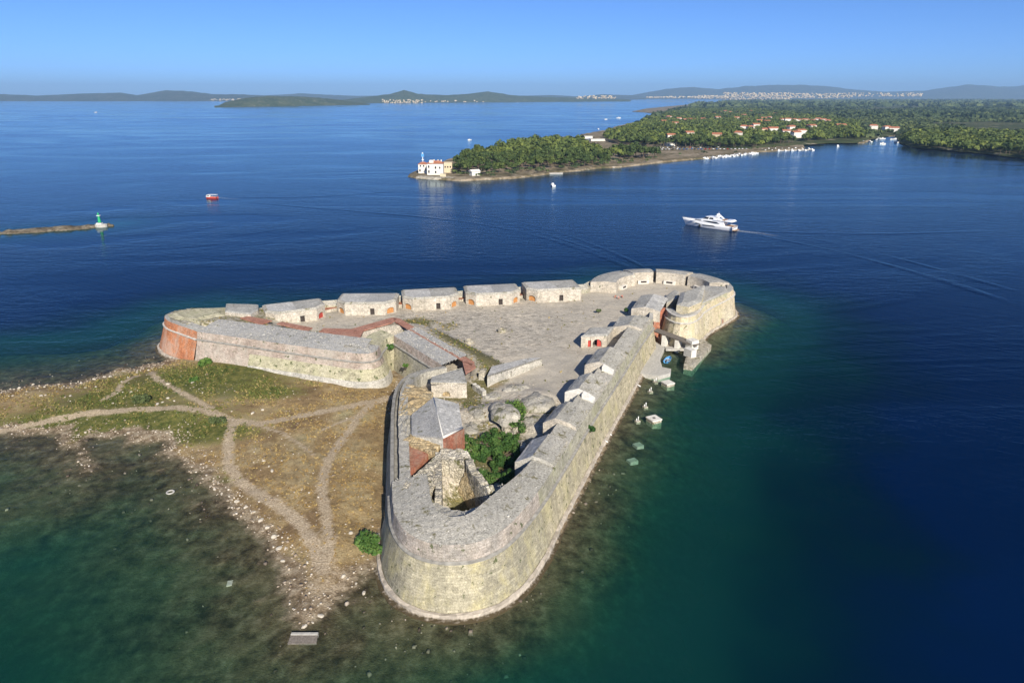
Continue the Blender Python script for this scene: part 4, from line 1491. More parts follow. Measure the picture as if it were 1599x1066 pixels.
# ------------------------------------------------------------------ round tower: merlons, inner blocks
def arc_block(name, pts_out, depth, z0, z1, mat, top, parent, slope=.5):
    P = resample(pts_out, 1.5, False, 1)
    N = normals(P)
    V, Fc = [], []
    for p, n_ in zip(P, N):
        a, b = p, p + n_ * depth
        m_ = p + n_ * (depth * .55)
        V += [(a.x, a.y, z0 - 2), (a.x, a.y, z1 - slope), (m_.x, m_.y, z1), (b.x, b.y, z1 - .15), (b.x + n_.x * .25, b.y + n_.y * .25, z0)]
    n = len(P)
    for i in range(n - 1):
        for s in range(4): Fc.append((i * 5 + s, i * 5 + 5 + s, i * 5 + 6 + s, i * 5 + s + 1))
    Fc += [tuple(reversed(range(5))), tuple(range((n - 1) * 5, n * 5))]
    Fc = [tuple(reversed(f)) for f in Fc]
    o = mesh(name, V, Fc, mat, parent, False, [(v[0] + v[1], v[2]) for v in V])
    o.data.materials.append(top)
    for i, p in enumerate(o.data.polygons):
        if i < (n - 1) * 4 and i % 4 in (1, 2): p.material_index = 1
    return o


cT = Vector((43.0, 191.5))
def arc_pts(a0, a1, r, k=8):
    return [cT + Vector((math.cos(math.radians(a0 + (a1 - a0) * i / k)) * r * 1.03, math.sin(math.radians(a0 + (a1 - a0) * i / k)) * r)) for i in range(k + 1)]
MER = [(arc_pts(117, 170, 19.6), 7.5, 'wide curved merlon with a grassy top on the left of the round tower'),
       (arc_pts(88, 113, 20), 6.0, 'middle curved merlon at the back of the round tower'),
       (arc_pts(50, 83, 20), 6.0, 'curved merlon with a square slot at the back right of the round tower'),
       (arc_pts(6, 44, 20), 6.0, 'long curved merlon along the seaward right edge of the round tower')]
for P, dp, lab in MER:
    c = P[len(P) // 2]
    z0 = cz(c.x, c.y) if False else EZ(200) - 2.3
    t = empty('tower_merlon', (c.x, c.y, z0), lab, 'merlon', 'merlons of the round tower')
    mw_ = arc_block('merlon_wall', P, dp, z0 - .3, EZ(205) + 1.15, MAT['casemate_wall'], MAT['roof_grey'], t)
    N = normals(resample(P, 1.5, False, 1))
    q = P[len(P) // 2]
    inn = (cT - q).normalized()
    e = q + inn * (dp + .3)
    rz = math.atan2(inn.y, inn.x)
    box('embrasure_hood', (e.x, e.y, z0 - .2), (1.6, 3.6, 1.15), MAT['white_stone'], mw_, rz)
    e2 = e + inn * .8
    box('embrasure_shade', (e2.x, e2.y, z0 + .25), (.1, 1.9, .55), MAT['shade_fill'], mw_, rz)  # dark plate on the hood, painted shade of the opening
dh = empty('drum_house', (*at(1070, 478, 8).xy, 7), 'vaulted block on the drum of the round tower with a pale sunlit front', 'building')
p = [v2(at(x, y, 8.0)) for x, y in [(1055.5, 488), (1075, 491.5), (1094, 483), (1097, 474)]]
bkd = Vector((.30, .95)) * 12.0
pl = p + [p[3] + bkd * .9, p[0] + bkd]
prism('house_wall', pl, 6.0, 10.0, MAT['tower_wall'], dh, MAT['roof_grey'], 1.3, .6)
p = [v2(at(x, y, 9.0)) for x, y in [(1041, 470), (1057, 462), (1062, 452), (1054, 449), (1040, 458)]]
prism('terrace_block', p, 5.0, 8.3, MAT['casemate_wall'], fort, MAT['roof_grey'], .5, .2)
p = [v2(at(x, y, 8.6)) for x, y in [(1096, 474), (1136, 456), (1134, 447), (1100, 446), (1086, 456)]]
prism('terrace_block', p, 5.0, EZ(185) + .45, MAT['weedy_wall'], fort, MAT['roof_grey'], .8, .3, .1)
# arched niche low on the tower's sea face
tp, tq = tower_t[5], tower_t[6]
f = .62
nb = Vector((tp.x + (tq.x - tp.x) * f, tp.y + (tq.y - tp.y) * f))
dt = v2(tq - tp).normalized(); rt = Vector((dt.y, -dt.x))
V = []
for u, v in hole_arch(0, 1.5, 1.6, .75, .7): V.append((nb.x + dt.x * u + rt.x * (1.5 - v * .14), nb.y + dt.y * u + rt.y * (1.5 - v * .14), v))
V2 = [(x + rt.x * .25, y + rt.y * .25, z) for x, y, z in V]
n = len(V)
mesh('sea_niche_surround', V + V2, [tuple(range(n, 2 * n))] + [(i, (i + 1) % n, (i + 1) % n + n, i + n) for i in range(n)], MAT['pink_wall'], fort)
V3 = []
for u, v in hole_arch(0, .9, 1.6, .45, .9): V3.append((nb.x + dt.x * u + rt.x * (1.8 - v * .14), nb.y + dt.y * u + rt.y * (1.8 - v * .14), v))
mesh('sea_niche', V3, [tuple(range(len(V3)))], MAT['red_wall'], fort)

# ------------------------------------------------------------------ landing place by the sea gate
qz = .85
dk = empty('landing_quay', (*dock_poly[2].xy, 0), 'pale concrete landing quay at the foot of the sea gate', 'quay')
prism('quay_deck', dock_poly, -2.0, qz, MAT['concrete'], dk, None, .15, .05)
pr_ = empty('stone_pier', (*pier_poly[1].xy, 0), 'weedy stone pier standing off the round tower', 'pier')
prism('pier_deck', pier_poly, -2.5, 1.2, MAT['ruin'], pr_, None, .3, .1, .1)
for q, s in (((1077, 556), (1.6, 2.6, 2.0)), ((1080, 545), (2.2, 2.2, 2.6))):
    c = at(*q, 1.2)
    box('pier_block', (c.x, c.y, 1.1), s, MAT['white_stone'], pr_, .5)
bg_ = empty('gate_bridge', (*at(1050, 530, 2).xy, 0), 'dark weathered footbridge on white piers before the sea gate', 'bridge')
b0, b1 = at(1024, 514, 4.4), at(1090, 538, 2.8)
dv = (b1 - b0); sd_ = Vector((dv.y, -dv.x, 0)).normalized() * 1.1
nb_ = 22
for i in range(nb_):                                  # deck planks
    p = b0.lerp(b1, i / nb_); q = b0.lerp(b1, (i + .9) / nb_)
    mesh('plank', *slab([p - sd_, p + sd_, q + sd_, q - sd_], .18), MAT['dark_timber'], bg_)
for s in (-.8, .8):
    o = sd_ * s + Vector((0, 0, -.22))
    tube('beam', [b0 + o, b1 + o], .22, MAT['dark_timber'], bg_, 6)
for f in (.24, .55):
    p = b0.lerp(b1, f)
    box('bridge_pier', (p.x, p.y, -2.0), (1.0, 2.0, p.z + 1.55), MAT['white_stone'], bg_, math.atan2(dv.y, dv.x))
l0, l1 = at(1039, 543, .9), at(1074, 543, 1.0)
dv2 = (l1 - l0); s2 = Vector((-dv2.y, dv2.x, 0)).normalized() * 1.0
mesh('lower_walk', *slab([l0 - s2, l0 + s2, l1 + s2, l1 - s2], .45), MAT['concrete'], bg_)

# ------------------------------------------------------------------ vegetation and stones: generators
def leaf_quads(cen, rad, n, size, seed, flat=1.0, up=.35):
    """n leaf-sized quads spread through lobes; cen (k,3), rad (k,)"""
    g = np.random.default_rng(seed)
    cen = np.asarray(cen, float); rad = np.asarray(rad, float)
    w = rad ** 2; w = w / w.sum()
    k = g.choice(len(cen), n, p=w)
    d = g.normal(size=(n, 3)); d /= np.linalg.norm(d, axis=1)[:, None]
    r = rad[k][:, None] * (g.uniform(.45, 1.0, (n, 1)) ** .5)
    c = cen[k] + d * r * np.array([1, 1, flat])
    nrm = d + g.normal(scale=.55, size=(n, 3)) + np.array([0, 0, up])
    nrm /= np.linalg.norm(nrm, axis=1)[:, None]
    a = np.cross(nrm, g.normal(size=(n, 3))); a /= np.linalg.norm(a, axis=1)[:, None] + 1e-9
    b = np.cross(nrm, a)
    s = (size * g.uniform(.55, 1.35, (n, 1)))
    a, b = a * s, b * s * g.uniform(.5, 1.0, (n, 1))
    V = np.stack([c - a - b * .6, c + a * .8 - b, c + a + b * .7, c - a * .7 + b], 1).reshape(-1, 3)
    Q = np.arange(4 * n).reshape(-1, 4)
    return V, Q


STONE_T = np.array([(x, y, z) for z in (-.5, .5) for y in (-.5, .5) for x in (-.5, .5)], float)
STONE_Q = np.array([(0, 2, 3, 1), (4, 5, 7, 6), (0, 1, 5, 4), (1, 3, 7, 5), (3, 2, 6, 7), (2, 0, 4, 6)])


def stones(name, P, size, mat, parent=None, seed=1, flat=.6):
    g = np.random.default_rng(seed)
    n = len(P)
    T = np.repeat(STONE_T[None], n, 0) * g.uniform(.65, 1.15, (n, 8, 3))
    T[:, 4:, :2] *= g.uniform(.5, .9, (n, 1, 1))
    T *= (np.asarray(size)[:, None] * g.uniform(.6, 1.25, (n, 3)) * np.array([1, 1, flat]))[:, None, :]
    an = g.uniform(0, 2 * PI, n); c, s = np.cos(an), np.sin(an)
    X = T[:, :, 0] * c[:, None] - T[:, :, 1] * s[:, None]
    Y = T[:, :, 0] * s[:, None] + T[:, :, 1] * c[:, None]
    V = np.stack([X, Y, T[:, :, 2]], -1) + np.asarray(P)[:, None, :]
    Q = (STONE_Q[None] + (np.arange(n) * 8)[:, None, None]).reshape(-1, 4)
    o = np_mesh(name, V.reshape(-1, 3), Q, mat, parent)
    np_attr(o, 'tone', np.repeat(g.uniform(0, 1, n), 8))
    return o


def m_tone(name, stops, rough=.95, sc=3.0):
    t = NT(name)
    c = t.ramp(t.attr('tone'), stops)
    nz = t.noise(t.pos(), sc, 3)
    c = t.mix(1.0, c, t.ramp(nz, [(.3, .8), (.7, 1.18)]), 'MULTIPLY')
    return t.done(t.bsdf(c, rough, None, .1))


MAT['stones'] = m_tone('limestone_stones', [(0, (.20, .155, .11)), (.35, (.36, .29, .215)), (.7, (.46, .395, .305)), (1, (.60, .54, .45))])
MAT['wet_stones'] = m_tone('submerged_stones', [(0, (.05, .04, .03)), (.5, (.14, .11, .085)), (1, (.40, .34, .27))])
MAT['grass'] = m_tone('grass_blades', [(0, (.17, .105, .04)), (.3, (.30, .205, .08)), (.5, (.36, .275, .12)), (.62, (.21, .19, .06)), (.8, (.115, .135, .035)), (1, (.06, .09, .025))])
MAT['rubble_bits'] = m_tone('parapet_stones', [(0, (.26, .25, .22)), (.4, (.42, .40, .345)), (.8, (.55, .52, .45)), (1, (.66, .63, .56))])


def sample_ground(n, seed, box_=(-150, -10, 60, 172)):
    g = np.random.default_rng(seed)
    X = g.uniform(box_[0], box_[1], n); Y = g.uniform(box_[2], box_[3], n)
    return X, Y, g


def mask_at(M, X, Y):
    i = np.clip(((X - gx[0]) / .8).round().astype(int), 0, nx - 1)
    j = np.clip(((Y - gy[0]) / .8).round().astype(int), 0, ny - 1)
    return M[j, i]


# limestone litter of the shore and meadow
X, Y, g = sample_ground(90000, 5)
a, b, d = land_sdf(X, Y)
cl = fbm(X * .16, Y * .16, 51, 3)
band = np.exp(-((a - 2.6) / 2.2) ** 2)
prob = (.34 * band + .07 * sstep(.5, .66, cl) + .012) * (1 - mask_at(pm, X, Y) * .8)
prob = np.where((Y > 146) & (X < -80), np.maximum(prob, .30), prob)
ok = (a > .15) & (b < -1.0) & (g.uniform(size=len(X)) < prob)
X, Y = X[ok], Y[ok]
sz = .13 + .26 * g.uniform(size=len(X)) ** 3 + .16 * (g.uniform(size=len(X)) < .10) + .12 * band[ok] * g.uniform(size=len(X))
Z = land_height(X, Y) + sz * .12
o = stones('shore_stones', np.stack([X, Y, Z], -1), sz, MAT['stones'], None, 3)
tag(o, 'pale limestone litter along the shore and over the meadow', 'stones', kind='stuff')
# stones lying in the shallows
X, Y, g = sample_ground(60000, 9, (-160, 20, 58, 160))
a, b, d = land_sdf(X, Y)
cl = fbm(X * .12, Y * .12, 77, 3)
ok = (d < -.1) & (d > -16) & (g.uniform(size=len(X)) < .16 * np.exp(d / 6.0) * sstep(.40, .62, cl) + .02 * np.exp(d / 5))
X, Y = X[ok], Y[ok]
sz = .2 + .45 * g.uniform(size=len(X)) ** 3
o = stones('shallow_water_stones', np.stack([X, Y, land_height(X, Y) + sz * .2], -1), sz, MAT['wet_stones'], None, 4)
tag(o, 'dark stones lying in the shallows round the islet', 'stones', kind='stuff')
# single boulders big enough to pick out
BOULD = [(205, 612), (176, 630), (122, 596), (147, 592), (100, 603), (70, 604), (172, 588), (214, 582), (232, 578), (254, 628), (262, 622), (272, 626), (246, 631), (301, 598), (395, 645), (410, 640), (262, 600),
         (20, 618), (42, 612), (64, 618), (88, 612), (110, 618), (134, 606), (336, 764), (346, 772), (358, 775), (370, 783), (384, 792), (396, 800), (408, 812), (418, 824), (428, 838), (436, 856), (442, 876),
         (568, 926), (556, 912), (536, 900), (500, 962), (488, 972), (476, 978), (548, 832), (480, 878), (420, 728), (412, 720), (425, 735), (30, 606), (52, 600), (150, 604), (190, 596), (200, 590)]
MAT['pale_rock'] = m_plain('pale_rock', (.50, .45, .365), .95, .3, 3.0, .1, .5)
protos = []
for v in range(5):
    bm = bmesh.new()
    bmesh.ops.create_icosphere(bm, subdivisions=2, radius=.5)
    g = np.random.default_rng(100 + v)
    off = g.normal(size=3) * 3
    for w in bm.verts:
        p = np.array(w.co)
        k = .75 + .5 * float(vnoise(p[0] * 3 + off[0], p[1] * 3 + p[2] * 2 + off[1], v)) + g.uniform(-.06, .06)
        w.co = Vector((p[0] * k * 1.25, p[1] * k, max(p[2] * k * .7, -.25)))
    me = bpy.data.meshes.new('boulder'); bm.to_mesh(me); bm.free()
    me.materials.append(MAT['pale_rock'])
    protos.append(me)
for i, (px, py) in enumerate(BOULD):
    p = at(px, py, .9)
    z = float(land_height(np.array([p.x]), np.array([p.y]))[0])
    p = at(px, py, z)
    o = bpy.data.objects.new('boulder', protos[i % 5]); COL.objects.link(o)
    s = rnd.uniform(.35, .75)
    o.location = (p.x, p.y, max(z, -.1) + .1 * s); o.scale = (s, s * rnd.uniform(.7, 1.0), s); o.rotation_euler = (0, 0, rnd.uniform(0, 6.3))
    if px < 320 and py < 640:
        wh = 'on the rocky north shore left of the red brick bastion corner' if px < 160 else 'in the grass between the north shore and the red brick corner'
    elif px < 450 and py > 755: wh = 'on the pebble bank along the curved left shore'
    elif py > 880: wh = 'near the tip of the spit'
    else: wh = 'in the dry meadow between the footpaths'
    tag(o, 'pale limestone boulder ' + wh, 'boulder', 'boulders ' + wh)
# grass
X, Y, g = sample_ground(105000, 15)
a, b, d = land_sdf(X, Y)
gr = mask_at(gm, X, Y)
ok = (a > 2.2) & (b < -.9) & (g.uniform(size=len(X)) < (.40 + .5 * gr) * (1 - mask_at(pm, X, Y)) * sstep(.30, .55, fbm(X * .22, Y * .22, 61, 3)) * sstep(2, 8, a))
X, Y, gr = X[ok], Y[ok], gr[ok]
n = len(X); Z = land_height(X, Y)
h = (.10 + .20 * g.uniform(size=n)) * (1 + .5 * gr)
V = np.zeros((n, 3, 3, 3))
for k in range(3):
    an = g.uniform(0, 2 * PI, n); w = .10 + .1 * g.uniform(size=n)
    lean = g.normal(scale=.22, size=(n, 2))
    V[:, k, 0] = np.stack([X - np.cos(an) * w, Y - np.sin(an) * w, Z - .03], -1)
    V[:, k, 1] = np.stack([X + np.cos(an) * w, Y + np.sin(an) * w, Z - .03], -1)
    V[:, k, 2] = np.stack([X + lean[:, 0], Y + lean[:, 1], Z + h], -1)
o = np_mesh('meadow_grass', V.reshape(-1, 3), np.arange(n * 9).reshape(-1, 3), MAT['grass'], None, False, 3)
tone = np.clip(.1 + .38 * g.uniform(size=n) + gr * .75 * g.uniform(.5, 1, n), 0, 1)
np_attr(o, 'tone', np.repeat(tone, 9))
tag(o, 'dry straw and green grass of the islet meadow', 'grass', kind='stuff')
# weeds in the courtyard
g = np.random.default_rng(23)
X = g.uniform(-90, 60, 60000); Y = g.uniform(75, 210, 60000)
i = np.clip(((X - cx_[0]) / .8).round().astype(int), 0, len(cx_) - 1); j = np.clip(((Y - cy_[0]) / .8).round().astype(int), 0, len(cy_) - 1)
wd = weed[j, i]
ok = (co[j, i] > 2.5) & (g.uniform(size=len(X)) < np.maximum(wd - .25, 0) * 1.3 + .012) & (fbm(X * .35, Y * .35, 71, 3) > .46)
X, Y = X[ok], Y[ok]; n = len(X); Z = court_z(X, Y)
V = np.zeros((n, 3, 3, 3)); h = .12 + .3 * g.uniform(size=n)
for k in range(3):
    an = g.uniform(0, 2 * PI, n); w = .12 + .12 * g.uniform(size=n); lean = g.normal(scale=.2, size=(n, 2))
    V[:, k, 0] = np.stack([X - np.cos(an) * w, Y - np.sin(an) * w, Z - .03], -1)
    V[:, k, 1] = np.stack([X + np.cos(an) * w, Y + np.sin(an) * w, Z - .03], -1)
    V[:, k, 2] = np.stack([X + lean[:, 0], Y + lean[:, 1], Z + h], -1)
o = np_mesh('courtyard_weeds', V.reshape(-1, 3), np.arange(n * 9).reshape(-1, 3), MAT['grass'], None, False, 3)
np_attr(o, 'tone', np.repeat(g.uniform(.35, 1.0, n), 9))
tag(o, 'green and straw weeds growing between the courtyard stones', 'weeds', kind='stuff')
# loose stones on the parapet tops and in the courtyard
def loose_on(path, w0, w1, dz, n, seed, name, smin=.09, smax=.24):
    g = np.random.default_rng(seed)
    N = normals(path)
    k = g.integers(0, len(path), n)
    t = g.uniform(w0, w1, n)
    P = np.array([[path[q].x + N[q].x * s + g.uniform(-.5, .5), path[q].y + N[q].y * s + g.uniform(-.5, .5), EZ(path[q].y) + dz * (s - w0) / (w1 - w0) - .02] for q, s in zip(k, t)])
    o = stones(name, P, g.uniform(smin, smax, n) * (1 + .6 * (g.uniform(size=n) < .06)), MAT['rubble_bits'], fort, seed, .45)
    tag(o, kind='stuff')
loose_on(long_wall[:k_turn], .3, 4.8, .70, 1500, 31, 'parapet_stones')
loose_on(long_wall[k_turn:], .3, 3.4, .70, 1700, 32, 'parapet_stones')
loose_on(resample(XY(bast2_t), 1.0, False, 2), .3, 6.8, .85, 2400, 33, 'parapet_stones', .1, .24)
loose_on(resample(XY(curt_t), 1.0), .3, 5.6, .85, 1200, 34, 'parapet_stones', .1, .24)
g = np.random.default_rng(37)
X = g.uniform(-60, 45, 30000); Y = g.uniform(80, 205, 30000)
ok = (sdf(X, Y, outline) > 4) & (g.uniform(size=30000) < .03 + .45 * (Y < 119) + .25 * sstep(.5, .7, fbm(X * .1, Y * .1, 91, 3)))
X, Y = X[ok], Y[ok]
o = stones('courtyard_stones', np.stack([X, Y, court_z(X, Y) + .01], -1), g.uniform(.10, .34, len(X)), MAT['stones'], fort, 38, .3)
tag(o, kind='stuff')

# ------------------------------------------------------------------ shrubs of the fortress
def shrub(px, py, z, lobes, n, size, label, mat='fig', seed=0, on_wall=None):
    p = at(px, py, z) if on_wall is None else Vector(on_wall)
    t = empty('shrub', p, label, 'shrub', 'shrubs of the fortress and islet')
    cen = [p + Vector(c) for c, r in lobes]; rad = [r for c, r in lobes]
    V, Q = leaf_quads([tuple(c) for c in cen], rad, n, size, seed + 200)
    np_mesh('foliage', V, Q, MAT[mat], t)
    parts = [tube_data([p + Vector((0, 0, -.4)), p + Vector((0, 0, .4)), c], [.10, .08, .03], 5) for c in cen]
    mesh('stems', *merge(parts), MAT['bark'], t)
    return t


def lobes_rand(seed, n, rx, ry, rz, r0, r1):
    q = random.Random(seed)
    return [((q.uniform(-rx, rx), q.uniform(-ry, ry), q.uniform(.3, rz)), q.uniform(r0, r1)) for _ in range(n)]


for (px, py), rx, ry, rz, n, lab in [((775, 722), 3.4, 2.6, 1.7, 2600, 'largest green fig thicket filling the near bastion court'),
                                     ((752, 700), 2.6, 2.4, 1.2, 1500, 'bright green bush left of the fig thicket beside the barracks'),
                                     ((792, 690), 2.2, 2.8, 1.6, 1700, 'green bush between fig thicket and nearest sea wall casemate'),
                                     ((800, 655), 1.5, 2.8, 1.2, 1000, 'narrow green bush behind the thicket, below the round rock mounds'),
                                     ((778, 752), 2.6, 1.4, 1.0, 1200, 'low green bush at the inner rim of the round bastion'),
                                     ((806, 640), 1.3, 2.0, .9, 700, 'farthest green bush among the rock mounds of the near bastion'), ((735, 712), 1.8, 1.6, .8, 900, 'low green bush at the foot of the red half gable')]:
    p = on_court(px, py)
    shrub(px, py, p.z, lobes_rand(px, 30, rx * 1.25, ry * 1.2, rz, .3, .85), int(n * 2.6), .12, lab, 'fig', px)
for (px, py), z, k, lab, m, n in [((320, 570), 1.9, 1.5, 'dark green round shrub at the foot of the pink bastion wall', 'fig', 900), ((309, 597), 1.5, 1.1, 'green shrub in the grass before the red brick corner', 'fig', 500),
                                  ((575, 851), 1.0, 1.5, 'green shrub beside the foot of the near round bastion', 'fig', 800), ((585, 862), .9, 1.0, 'low green shrub closest to the round bastion wall', 'fig', 400),
                                  ((340, 658), 1.3, 1.3, 'green shrub by the fork of the footpaths', 'maquis', 500), ((225, 627), 1.4, 1.6, 'grey green low shrub between path and north shore', 'maquis', 600)]:
    shrub(px, py, z, lobes_rand(px, 6, k * .8, k * .6, k * .7, k * .4, k * .7), n, .18, lab, m, px)
for (px, py), z, k, lab in [((608, 545), 6.0, 1.0, 'fig bush sprouting from the arch between bastion and curtain'), ((633, 573), 4.5, .6, 'small fig bush growing out of the curtain wall'), ((584, 575), 3.0, .5, 'small bush rooted in the bastion tip wall'),
                            ((922, 672), 6.0, .7, 'green bush growing from the top of the long sea wall'), ((769, 583), 6.6, .8, 'dark green bush beside the end of the long pale block'), ((1033, 473), 7.0, 1.1, 'green creeper in the dark cleft beside the sea gate'),
                            ((980, 487), 6.4, .9, 'green bush in the shadow beside the sea gate casemate'), ((935, 487), 6.1, .7, 'dry brown bush alone in the open courtyard'), ((1110, 481), 5.6, .7, 'green tuft on the seaward wall of the round tower')]:
    shrub(px, py, z, lobes_rand(px, 5, k * .6, k * .5, k * .8, k * .4, k * .6), 420, .14, lab, 'maquis' if 'dry' in lab else 'fig', px)

# ------------------------------------------------------------------ people, boat and things at the landing
def person(px, py, rz, shirt, label, lean=0.0):
    """seated on the ground, knees drawn up, hands on the knees"""
    p = on_court(px, py)
    t = empty('person', p, label, 'person', None, rz)
    def skin(name, joints, edges, rad, mat, root=0):
        me = bpy.data.meshes.new(name)
        me.from_pydata(joints, edges, [])
        o = bpy.data.objects.new(name, me); COL.objects.link(o); o.parent = t
        me.materials.append(MAT[mat])
        m = o.modifiers.new('skin', 'SKIN'); 
        for i, r in enumerate(rad):
            me.skin_vertices[0].data[i].radius = (r, r)
            me.skin_vertices[0].data[i].use_root = (i == root)
        o.modifiers.new('sub', 'SUBSURF').levels = 1
        return o
    J = [(0, 0, .13), (0, -.03, .38), (0, -.02, .60), (0, .0, .70), (0, .02, .84), (0, .03, .93),
         (.10, .02, .12), (.13, .40, .48), (.14, .62, .08), (.14, .80, .05),
         (-.10, .02, .12), (-.13, .40, .48), (-.14, .62, .08), (-.14, .80, .05),
         (.19, -.01, .58), (.25, .16, .40), (.16, .38, .52), (.13, .46, .50),
         (-.19, -.01, .58), (-.25, .16, .40), (-.16, .38, .52), (-.13, .46, .50)]
    Ed = [(0, 1), (1, 2), (2, 3), (3, 4), (4, 5), (0, 6), (6, 7), (7, 8), (8, 9), (0, 10), (10, 11), (11, 12), (12, 13), (2, 14), (14, 15), (15, 16), (16, 17), (2, 18), (18, 19), (19, 20), (20, 21)]
    R = [.13, .12, .13, .055, .10, .08, .10, .07, .05, .035, .10, .07, .05, .035, .065, .045, .035, .03, .065, .045, .035, .03]
    skin('body', J, Ed, R, 'skin')
    skin('shirt', [(0, 0, .18), (0, -.03, .38), (0, -.02, .58), (.19, -.01, .57), (.235, .1, .46), (-.19, -.01, .57), (-.235, .1, .46)], [(0, 1), (1, 2), (2, 3), (3, 4), (2, 5), (5, 6)], [.15, .145, .15, .085, .065, .085, .065], shirt)
    skin('shorts', [(0, 0, .12), (.10, .03, .13), (.125, .32, .41), (-.10, .03, .13), (-.125, .32, .41)], [(0, 1), (1, 2), (0, 3), (3, 4)], [.145, .115, .09, .115, .09], 'shorts')
    skin('hair', [(0, -.01, .86), (0, .0, .93)], [(0, 1)], [.10, .09], 'hair')
    return t


person(961, 465, 2.6, 'shirt_red', 'person in red sitting on the courtyard stones, leftmost of three')
person(966, 466.5, 2.9, 'shirt_pink', 'person in pink sitting between two others in the courtyard')
person(971, 464.5, 3.4, 'shirt_red', 'person in red sitting rightmost of three in the courtyard')


def hull(stations, n=14):
    """stations: list of (x, [(half width, z), ...]) from stern to bow; closed shell, both sides"""
    V, Fc = [], []
    m = len(stations[0][1])
    for x, sec in stations:
        for w, z in sec: V.append(Vector((x, w, z)))
        for w, z in sec: V.append(Vector((x, -w, z)))
    k = 2 * m
    for i in range(len(stations) - 1):
        for j in range(m - 1):
            a = i * k + j
            Fc.append((a, a + 1, a + k + 1, a + k))
            b = i * k + m + j
            Fc.append((b + 1, b, b + k, b + k + 1))
    Fc.append(tuple(list(range(m)) + [m + j for j in range(m - 1, -1, -1)]))
    return V, Fc


def place(V, loc, rz):
    R = Matrix.Rotation(rz, 3, 'Z')
    return [Vector(loc) + R @ Vector(v) for v in V]


def extr(profile, w0, w1=None, zref=None):
    """side profile (x, z) extruded to both sides; half width runs from w0 at the bottom to w1 at the top"""
    w1 = w0 if w1 is None else w1
    zs = [z for x, z in profile]; lo, hi = min(zs), max(zs)
    f = lambda z: w0 + (w1 - w0) * (z - lo) / max(hi - lo, 1e-6)
    n = len(profile)
    V = [Vector((x, f(z), z)) for x, z in profile] + [Vector((x, -f(z), z)) for x, z in profile]
    Fc = [tuple(range(n)), tuple(reversed(range(n, 2 * n)))] + [(i + n, (i + 1) % n + n, (i + 1) % n, i) for i in range(n)]
    return V, Fc


# blue dinghy at the quay
p = at(1043, 563, .0)
dg_rz = math.radians(62)
bt = empty('rowing_boat', p, 'small blue open boat moored in the corner of the landing quay', 'boat')
st = []
for i in range(9):
    t_ = i / 8; x = -1.7 + 3.4 * t_
    b_ = .78 * (1 - max(0, (t_ - .4) / .6) ** 2.3) * (1 - .12 * (1 - t_)) + .02
    st.append((x, [(.02, -.15), (b_ * .75, -.08), (b_, .50 + .18 * t_ ** 2)]))
V, Fc = hull(st)
o = mesh('hull', place(V, p, dg_rz), Fc, MAT['boat_blue'], bt, True); o.modifiers.new('s', 'SOLIDIFY').thickness = .06
for x in (-.8, .3):
    box('thwart', place([Vector((x, 0, .30))], p, dg_rz)[0], (.3, 1.35, .05), MAT['white_paint'], bt, dg_rz)
box('outboard', place([Vector((-1.75, 0, .15))], p, dg_rz)[0], (.25, .3, .75), MAT['dark_metal'], bt, dg_rz, .2)

# concrete blocks standing in the shallows
for (px, py), s, lab, bolt in [((1043, 598), (2.1, 2.1), 'large square concrete block in the water nearest the quay', False), ((1021, 654), (2.2, 2.2), 'large square concrete block with a square hole in its top, farther from the quay', True),
                               ((997, 688), (1.6, 1.5), 'sunken square block just under the surface off the sea wall', None), ((988, 712), (1.7, 1.3), 'dark sunken block farther out, nearest the near bastion', None)]:
    p = at(px, py, .5)
    t = empty('concrete_block', (p.x, p.y, -1.2), lab, 'block', 'concrete blocks in the shallows')
    zt = .55 if bolt is not None else -.25
    box('block_body', (p.x, p.y, -2.6), (*s, zt + 2.6), MAT['concrete'] if bolt is None else MAT['ruin'], t, .45, .04)
    if bolt is not None:
        box('block_cap', (p.x, p.y, zt), (s[0] * 1.05, s[1] * 1.05, .22), MAT['white_stone'], t, .45, .02)
    if bolt:
        box('hole', (p.x, p.y, zt + .2), (.55, .55, .03), MAT['shade_fill'], t, .45)  # dark plate on the cap, shade of a hole in its colour
for (px, py), lab in [((1023.5, 595), 'small bollard footing nearest the quay'), ((1015.5, 610), 'small bollard footing second from the quay'), ((1007.5, 634), 'small bollard footing third from the quay'), ((995.5, 656), 'small bollard footing farthest from the quay')]:
    p = at(px, py, .2)
    t = empty('mooring_post', (p.x, p.y, -1), lab, 'mooring post', 'mooring posts in the shallows')
    box('footing', (p.x, p.y, -2.0), (1.0, .9, 2.15), MAT['ruin'], t, .4, .1)
    for k in (-.2, .15):
        tube('post', [(p.x + k, p.y + k * .5, .1), (p.x + k, p.y + k * .5, .85 + k)], .09, MAT['white_paint'], t, 6)
for (px, py), lab in [((950, 677), 'white pipe jutting from the sea wall, upper of two'), ((944, 688), 'white pipe jutting from the sea wall, lower of two'), ((995, 601), 'short plank by the sea wall below the quay')]:
    p = at(px - 4, py - 3, .6); q = at(px + 5, py + 2, .6)
    o = tube('drain_pipe', [p, q], .11, MAT['white_paint'], None, 8)
    tag(o, lab, 'pipe', 'pipes at the foot of the sea wall')
